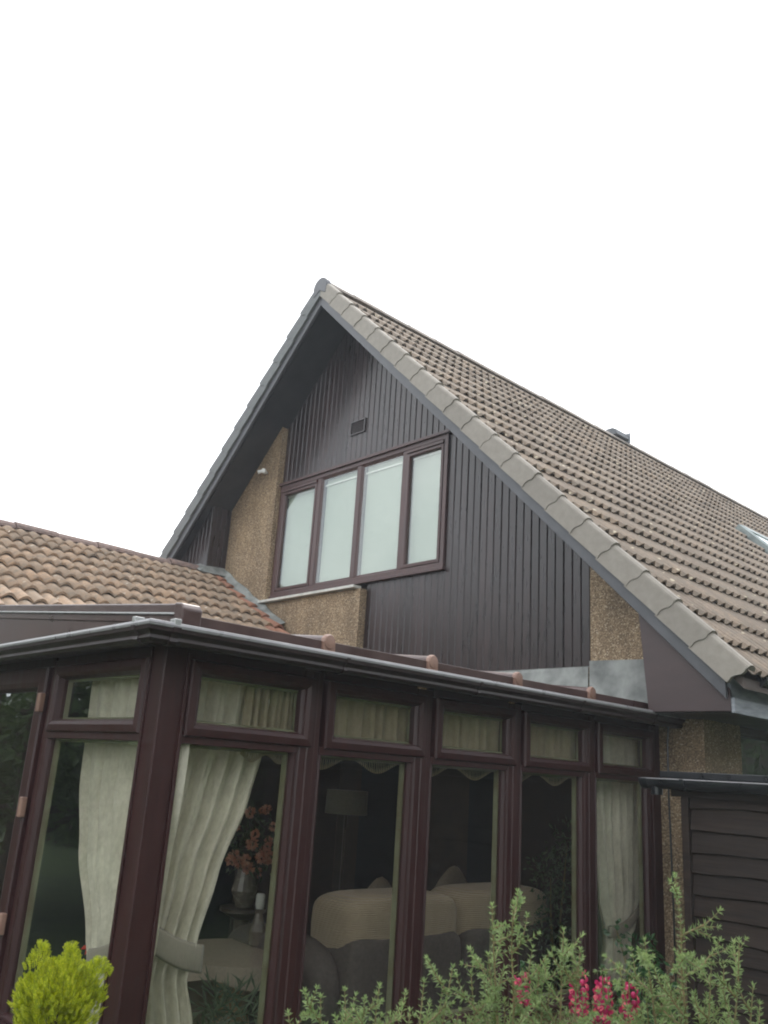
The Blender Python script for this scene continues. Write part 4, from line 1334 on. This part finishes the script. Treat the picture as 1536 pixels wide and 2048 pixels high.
# snapdragons
def blob(mb, c, r, rng, n=7, lip=False):
    """ruffled little snapdragon bloom: upper pair of petals, swollen tube, lower lip"""
    c = Vector(c)
    return mb
def snapdragon(label, tip, h, seed):
    rng = random.Random(seed)
    tip = Vector(tip)
    t = thing('snapdragon', label, 'flower', (tip.x, tip.y, 0), 'crimson snapdragons between the shrubs')
    base = Vector((tip.x + 0.01, tip.y, 0.0))
    MB().tube([base, base * 0.3 + tip * 0.7, tip], [0.004, 0.0035, 0.002], 6).build('stem', M['stem'], t)
    bud = MB()
    for k in range(10):
        z = -0.012 * rng.random() * 2
        a = k * 2.4
        rbox(bud, tip + Vector((math.cos(a) * 0.004, math.sin(a) * 0.004, 0.006 + z)), (0.0035, 0.0035, 0.005), 2, 6, 4)
    bud.build('bud', M['leaf_dark'], t)
    tubes, petals = MB(), MB()
    k = 0
    z = 0.028
    while z < h:
        a = k * 2.2 + rng.uniform(-.3, .3)
        out = Vector((math.cos(a), math.sin(a), 0.0))
        g_ = min(1.0, 0.45 + z * 9)
        c = tip + Vector((0, 0, -z)) + out * 0.012 * g_
        # swollen throat
        rbox(tubes, c, (0.008 * g_, 0.008 * g_, 0.010 * g_), 2.1, 8, 6)
        sd_ = out.cross(Vector((0, 0, 1)))
        f = MB()
        def petal(center, dirn, wid, ln, curl, mb_):
            dirn = dirn.normalized()
            side = dirn.cross(out)
            if side.length < 0.05: side = sd_
            side.normalize()
            pts = []
            nn = 5
            for i in range(nn + 1):
                u = i / nn - 0.5
                wv = math.sin(u * 12 + k) * 0.0015
                pts.append((center + side * u * wid * 0.6, center + dirn * ln * (1 - 1.6 * u * u) + side * u * wid * 1.15 + out * (curl * (1 - 2 * u * u) + wv)))
            vs = [p for pr in pts for p in pr]
            mb_.add(vs, [(2 * i, 2 * i + 1, 2 * i + 3, 2 * i + 2) for i in range(nn)])
        mouth = c + out * 0.009 * g_
        up = Vector((0, 0, 1))
        petal(mouth + up * 0.004 * g_, up * 1.0 + sd_ * 0.7, 0.016 * g_, 0.014 * g_, 0.004, tubes)
        petal(mouth + up * 0.004 * g_, up * 1.0 - sd_ * 0.7, 0.016 * g_, 0.014 * g_, 0.004, tubes)
        petal(mouth - up * 0.002 * g_, -up * 0.8 + sd_ * 0.8, 0.011 * g_, 0.009 * g_, 0.005, petals)
        petal(mouth - up * 0.002 * g_, -up * 0.8 - sd_ * 0.8, 0.011 * g_, 0.009 * g_, 0.005, petals)
        petal(mouth - up * 0.003 * g_, -up, 0.010 * g_, 0.009 * g_, 0.006, petals)
        z += 0.0062 + 0.002 * rng.random()
        k += 1
    tubes.build('bloom', M['petal'], t, smooth=True)
    pl_ = petals.build('petal_lip', M['petal_lip'], t)
    pl_['kind'] = 'stuff'
snapdragon('left crimson snapdragon spike, its tip nearest the mullion', (1.655, 0.346, 1.165), 0.13, 1)
snapdragon('middle crimson snapdragon spike with the tallest pale bud tip', (1.694, 0.399, 1.152), 0.15, 2)
snapdragon('right crimson snapdragon spike, lowest and fullest of the three', (1.740, 0.452, 1.142), 0.20, 3)
snapdragon('half hidden dark crimson snapdragon low behind the twiggy shrub', (1.52, 0.28, 1.14), 0.10, 4)

def leafmass(fol, c, r, n, rng, L, W, droop=0.2):
    for k in range(n):
        d = rv(rng).normalized() * (rng.random() ** 0.45)
        p = Vector(c) + Vector((d.x * r[0], d.y * r[1], d.z * r[2]))
        ax = (d + rv(rng, 0.6) - Vector((0, 0, droop))).normalized()
        leaf(fol, p, ax, rv(rng), L * rng.uniform(0.6, 1.2), W * rng.uniform(0.7, 1.1))
def bush(name, label, cat, base, masses, mat, L, W, seed, trunk=True, group=None):
    rng = random.Random(seed)
    t = thing(name, label, cat, base, group)
    st = MB()
    fol = MB()
    for c, r, n in masses:
        st.tube([Vector(base), Vector(base) * 0.4 + Vector(c) * 0.6 + rv(rng, 0.02), Vector(c)], [0.01, 0.007, 0.003], 5)
        leafmass(fol, c, r, n, rng, L, W)
    st.build('stem', M['stem'], t)
    f = fol.build('foliage', mat, t)
    f['kind'] = 'stuff'
    return t
bush('climbing_plant', 'dark glossy leaved climber beside the pebbledash strip and shed', 'plant', (0.45, 2.7, 0),
     [((0.42, 2.70, 0.80), (0.12, 0.10, 0.10), 110), ((0.50, 2.68, 0.62), (0.14, 0.12, 0.16), 170), ((0.36, 2.68, 0.50), (0.14, 0.1, 0.16), 150), ((0.25, 2.72, 0.88), (0.07, 0.06, 0.05), 22)], M['leaf_dark'], 0.045, 0.026, 31)
bush('ficus_tree', 'leafy indoor tree standing inside the fourth pane', 'houseplant', (-0.5, 3.25, 0.12),
     [((-0.42, 3.2, 1.25), (0.14, 0.13, 0.16), 150), ((-0.55, 3.2, 1.05), (0.17, 0.15, 0.18), 260), ((-0.50, 3.15, 0.78), (0.18, 0.15, 0.22), 360), ((-0.40, 3.15, 0.50), (0.15, 0.15, 0.2), 200)], M['leaf_in'], 0.042, 0.017, 33)
bush('fern', 'dark green fern growing low inside the first long pane', 'houseplant', (-0.55, 0.75, 0.12),
     [((-0.5, 0.68, 0.50), (0.16, 0.16, 0.16), 160), ((-0.62, 0.90, 0.42), (0.16, 0.16, 0.2), 200)], M['leaf_in'], 0.12, 0.012, 35)
pt = MB().lathe([(0.10, 0), (0.14, 0.2), (0.15, 0.24), (0.13, 0.24)], (-0.58, 0.80, 0.121), 18).build('plant_pot', M['pot'])
tag(pt, 'terracotta pot holding the fern behind the first long pane', 'plant pot')
# peach flower arrangement on a stand
fa = thing('flower_arrangement', 'large peach and cream flower arrangement seen through the first long pane', 'flowers', (-1.9, 1.75, 0.12))
rng = random.Random(50)
fm = MB()
MB().lathe([(0.16, 0), (0.16, 0.03), (0.05, 0.06), (0.05, 0.55), (0.15, 0.6), (0.15, 0.62)], (-1.9, 1.75, 0.12), 18).build('stand', M['brass'], fa)
MB().lathe([(0.05, 0), (0.09, 0.1), (0.06, 0.22), (0.08, 0.25)], (-1.9, 1.75, 0.742), 16).build('vase', M['vase'], fa)
lf = MB()
leafmass(lf, (-1.9, 1.8, 1.12), (0.22, 0.26, 0.20), 300, rng, 0.06, 0.02)
f_ = lf.build('foliage', M['leaf_in'], fa); f_['kind'] = 'stuff'
for k in range(24):
    d = rv(rng).normalized()
    c = Vector((-1.9 + abs(d.x) * 0.2, 1.8 + d.y * 0.27, 1.15 + d.z * 0.20))
    b_ = MB()
    rr = rng.uniform(0.03, 0.05)
    for q in range(40):
        dd = rv(rng).normalized()
        leaf(b_, c + dd * rr * 0.35, dd, rv(rng), rr * 0.65, rr * 0.55)
    b_.build('bloom', M['peach'], fa)
# red flowering pot plant behind the end wall pane
bush('red_potted_flower', 'small red flowering plant low behind the left curtain', 'houseplant', (-0.72, 0.22, 0.12),
     [((-0.76, 0.20, 0.82), (0.07, 0.05, 0.03), 60), ((-0.72, 0.22, 0.84), (0.05, 0.05, 0.03), 40)], M['red_petal'], 0.04, 0.02, 36)

# ================================================================== SHED
shed = thing('shed', 'dark weatherboarded shed with black gutter on the right, below the eaves', 'shed', (1.9, 3.3, 0))
YS = 2.95
MB().box(0.575, 3.4, YS + 0.03, YS + 0.06, 0, 1.66).build('frame_wall', M['darkdoor'], shed)
MB().box(0.536, 0.580, YS - 0.02, YS + 0.06, 0, 1.60).build('corner_post', M['shed'], shed, 0.004)
MB().box(0.536, 0.56, YS + 0.061, 3.64, 0, 1.66).build('side_wall', M['shed'], shed)
rng = random.Random(61)
zb = 1.535
k = 0
while zb > -0.05:
    nx = 34
    vs = []
    p1, p2 = rng.uniform(0, 6), rng.uniform(0, 6)
    z0_ = zb if k else 1.55
    top_ = z0_ + 0.145
    for i in range(nx + 1):
        x = 0.582 + (3.4 - 0.582) * i / nx
        wv = 0.006 * math.sin(x * 5 + p1) + 0.003 * math.sin(x * 13 + p2)
        vs += [(x, YS + 0.022, min(top_, 1.66)), (x, YS - 0.003, z0_ + wv), (x, YS + 0.006, z0_ + wv - 0.008), (x, YS + 0.020, z0_ + wv - 0.006)]
    fs = []
    for i in range(nx):
        for q in range(3):
            fs.append((i * 4 + q, i * 4 + q + 1, (i + 1) * 4 + q + 1, (i + 1) * 4 + q))
    fs.append((0, 1, 2, 3))
    mb = MB(); mb.add(vs, fs)
    mb.build('weatherboard', M['shed'], shed)
    zb -= 0.107
    k += 1
RSX = 0.435
MB().prism([(YS - 0.06, 1.698), (3.64, 1.70), (3.64, 1.736), (YS - 0.06, 1.735)], RSX, 3.5, lambda a, b, d: (d, a, b)).build('shed_roof', M['black_gutter'], shed, 0.003)
MB().box(RSX + 0.05, 3.5, YS - 0.03, YS - 0.008, 1.60, 1.697).build('fascia', M['shed'], shed)
cy, cz = YS - 0.085, 1.688
MB().tube([(0.36, cy - 0.051, cz + 0.002), (3.55, cy - 0.051, cz + 0.002)], 0.0035, 6).build('gutter_rim', M['rim'], shed)  # pale tube painting the specular line on the front lip
for nm, x0, x1 in (('gutter', 0.365, 3.55),):
    go_ = [(cy - 0.052 * math.cos(a), cz - 0.052 * math.sin(a)) for a in [math.pi * j / 12 for j in range(13)]]
    gi_ = [(cy - 0.047 * math.cos(a), cz - 0.047 * math.sin(a)) for a in [math.pi * j / 12 for j in range(12, -1, -1)]]
    MB().prism(go_ + gi_, x0, x1, lambda a, b, d: (d, a, b)).build('gutter', M['black_gutter'], shed)
MB().prism([(cy - 0.056 * math.cos(a), cz - 0.058 * math.sin(a) + 0.003) for a in [math.pi * j / 12 for j in range(13)]], 0.345, 0.395, lambda a, b, d: (d, a, b)).build('stop_end', M['black_gutter'], shed, 0.003)
MB().lathe([(0.032, -0.085), (0.034, -0.03), (0.034, 0.0)], (0.43, cy, cz), 14).build('gutter_outlet', M['black_gutter'], shed)
for xb in (0.60, 1.35, 2.1):
    bb = [(cy - 0.060 * math.cos(a), cz - 0.060 * math.sin(a) + 0.004) for a in [math.pi * j / 12 for j in range(13)]]
    bi = [(cy - 0.053 * math.cos(a), cz - 0.053 * math.sin(a) + 0.004) for a in [math.pi * j / 12 for j in range(12, -1, -1)]]
    MB().prism(bb + bi, xb, xb + 0.022, lambda a, b, d: (d, a, b)).build('gutter_bracket', M['black_gutter'], shed)

# ================================================================== TREES of the garden (seen mirrored in the panes)
def tree_meshes(seed, H, spread, nleaf, gap):
    rng = random.Random(seed)
    tr = MB(); cr_ = MB()
    top_ = Vector((rng.uniform(-.3, .3), rng.uniform(-.3, .3), H * 0.8))
    trunk = [Vector((0, 0, 0)), Vector((0.05, 0.03, H * 0.25)), Vector((-0.05, 0.08, H * 0.5)), top_]
    tr.tube(trunk, [0.16, 0.13, 0.09, 0.03], 9)
    ends = []
    for k in range(22):
        u = 0.18 + 0.8 * k / 22
        p = trunk[0].lerp(trunk[3], u)
        a = k * 2.4 + rng.uniform(-.4, .4)
        L = spread * (1.15 - 0.75 * u) * rng.uniform(0.7, 1.1)
        q = p + Vector((math.cos(a) * L, math.sin(a) * L, L * rng.uniform(0.15, 0.6)))
        mid = (p + q) / 2 + rv(rng, 0.1)
        tr.tube([p, mid, q], [0.05, 0.03, 0.01], 5)
        ends += [q, mid, q + rv(rng, spread * 0.2)]
    for e in ends:
        rr = spread * rng.uniform(0.22, 0.36)
        for k in range(nleaf // len(ends)):
            d = rv(rng).normalized() * (rng.random() ** 0.5) * rr
            ax = rv(rng)
            leaf(cr_, e + Vector((d.x, d.y, d.z * 0.75)), ax, rv(rng), rng.uniform(0.09, 0.16), rng.uniform(0.05, 0.09))
    return tr.mesh('trunk', M['bark']), cr_.mesh('crown', M['leaf_tree'])
t1 = tree_meshes(101, 5.6, 2.1, 9000, 0.3)
t2 = tree_meshes(202, 4.6, 2.4, 9000, 0.3)
spots = [(-6.8, -2.2, 0.9, 4.4, t2, 'leafy garden tree close to the corner of the extension'),
         (-5.2, -3.9, 0.95, 0, t1, 'open crowned garden tree mirrored in the end wall top light'),
         (-8.2, -4.6, 1.0, 1.0, t2, 'bushy garden tree mirrored in the conservatory door'),
         (-2.8, -7.2, 1.0, 2.1, t1, 'garden tree behind the photographer towards the left'),
         (-11.5, -7.5, 1.2, 2.8, t2, 'far garden tree beyond the extension on the left'),
         (6.2, 3.2, 1.05, 0.7, t2, 'garden tree mirrored darkly in the long wall panes'),
         (7.5, 7.6, 1.25, 3.3, t1, 'tall garden tree standing beyond the shed'),
         (5.6, 6.0, 0.9, 1.9, t2, 'low garden tree close behind the shed'),
         (9.2, 0.6, 1.2, 4.0, t1, 'garden tree far to the right of the photographer')]
for x, y, s_, r_, (tm, cm), lab in spots:
    t = thing('garden_tree', lab, 'tree', (0, 0, 0), 'trees around the garden')
    for nm, me in (('trunk', tm), ('crown', cm)):
        o = bpy.data.objects.new(nm, me)
        C.objects.link(o)
        o.parent = t
    t.location = (x, y, 0)
    t.rotation_euler = (0, 0, r_)
    t.scale = (s_, s_, s_)

def hedge(label, x0, x1, y0, y1, h, seed):  # unseen hedges, added so the panes mirror dark foliage
    rng = random.Random(seed)
    t = thing('reflection_hedge', label, 'hedge', ((x0 + x1) / 2, (y0 + y1) / 2, 0))
    MB().box(x0 + 0.35, x1 - 0.35, y0 + 0.35, y1 - 0.35, 0, h - 0.5).build('inner_twigs', M['bark'], t)
    fol = MB()
    for k in range(26000):
        f = rng.random()
        x, y, z = rng.uniform(x0, x1), rng.uniform(y0, y1), rng.uniform(0, h)
        q = rng.random()
        wob = 0.25 * math.sin(x * 1.7 + y * 1.3) + 0.15 * math.sin(y * 3.1)
        if q < 0.35: x = x0 + 0.35 * rng.random() ** 2
        elif q < 0.5: x = x1 - 0.3 * rng.random()
        elif q < 0.75: y = (y0 + 0.3 * rng.random()) if rng.random() < 0.5 else (y1 - 0.3 * rng.random())
        else: z = h - 0.5 * rng.random() ** 2 + wob
        leaf(fol, Vector((x, y, z)), Vector((rng.gauss(0, .5), rng.gauss(0, .5), 0.7)), rv(rng), rng.uniform(0.16, 0.30), rng.uniform(0.10, 0.18))
    f_ = fol.build('foliage', M['leaf_tree'], t)
    f_['kind'] = 'stuff'
hedge('unseen tall hedge added on the right to darken the long wall reflections', 8.0, 9.4, -3.0, 30.0, 5.4, 301)

hedge('unseen low hedge added on the left to darken the end wall reflections', -17.0, -3.5, -6.9, -5.6, 2.1, 302)

# ================================================================== VEIL, a thin volume added to imitate lens flare
hm = bpy.data.materials.new('flare_veil')
hm.use_nodes = True
hn = hm.node_tree
hn.nodes.clear()
ho = hn.nodes.new('ShaderNodeOutputMaterial')
pv_ = hn.nodes.new('ShaderNodeVolumePrincipled')
pv_.inputs['Color'].default_value = (0.86, 0.93, 1.0, 1)
pv_.inputs['Density'].default_value = 0.0030
pv_.inputs['Anisotropy'].default_value = 0.2
hn.links.new(pv_.outputs[0], ho.inputs['Volume'])
hz_ = MB().box(-96, 96, -96, 96, -1.0, 9.5).build('veil', hm)
hz_['kind'] = 'stuff'
hz_['label'] = 'thin pale haze added to imitate lens flare over the garden and house'
hz_['category'] = 'veil'
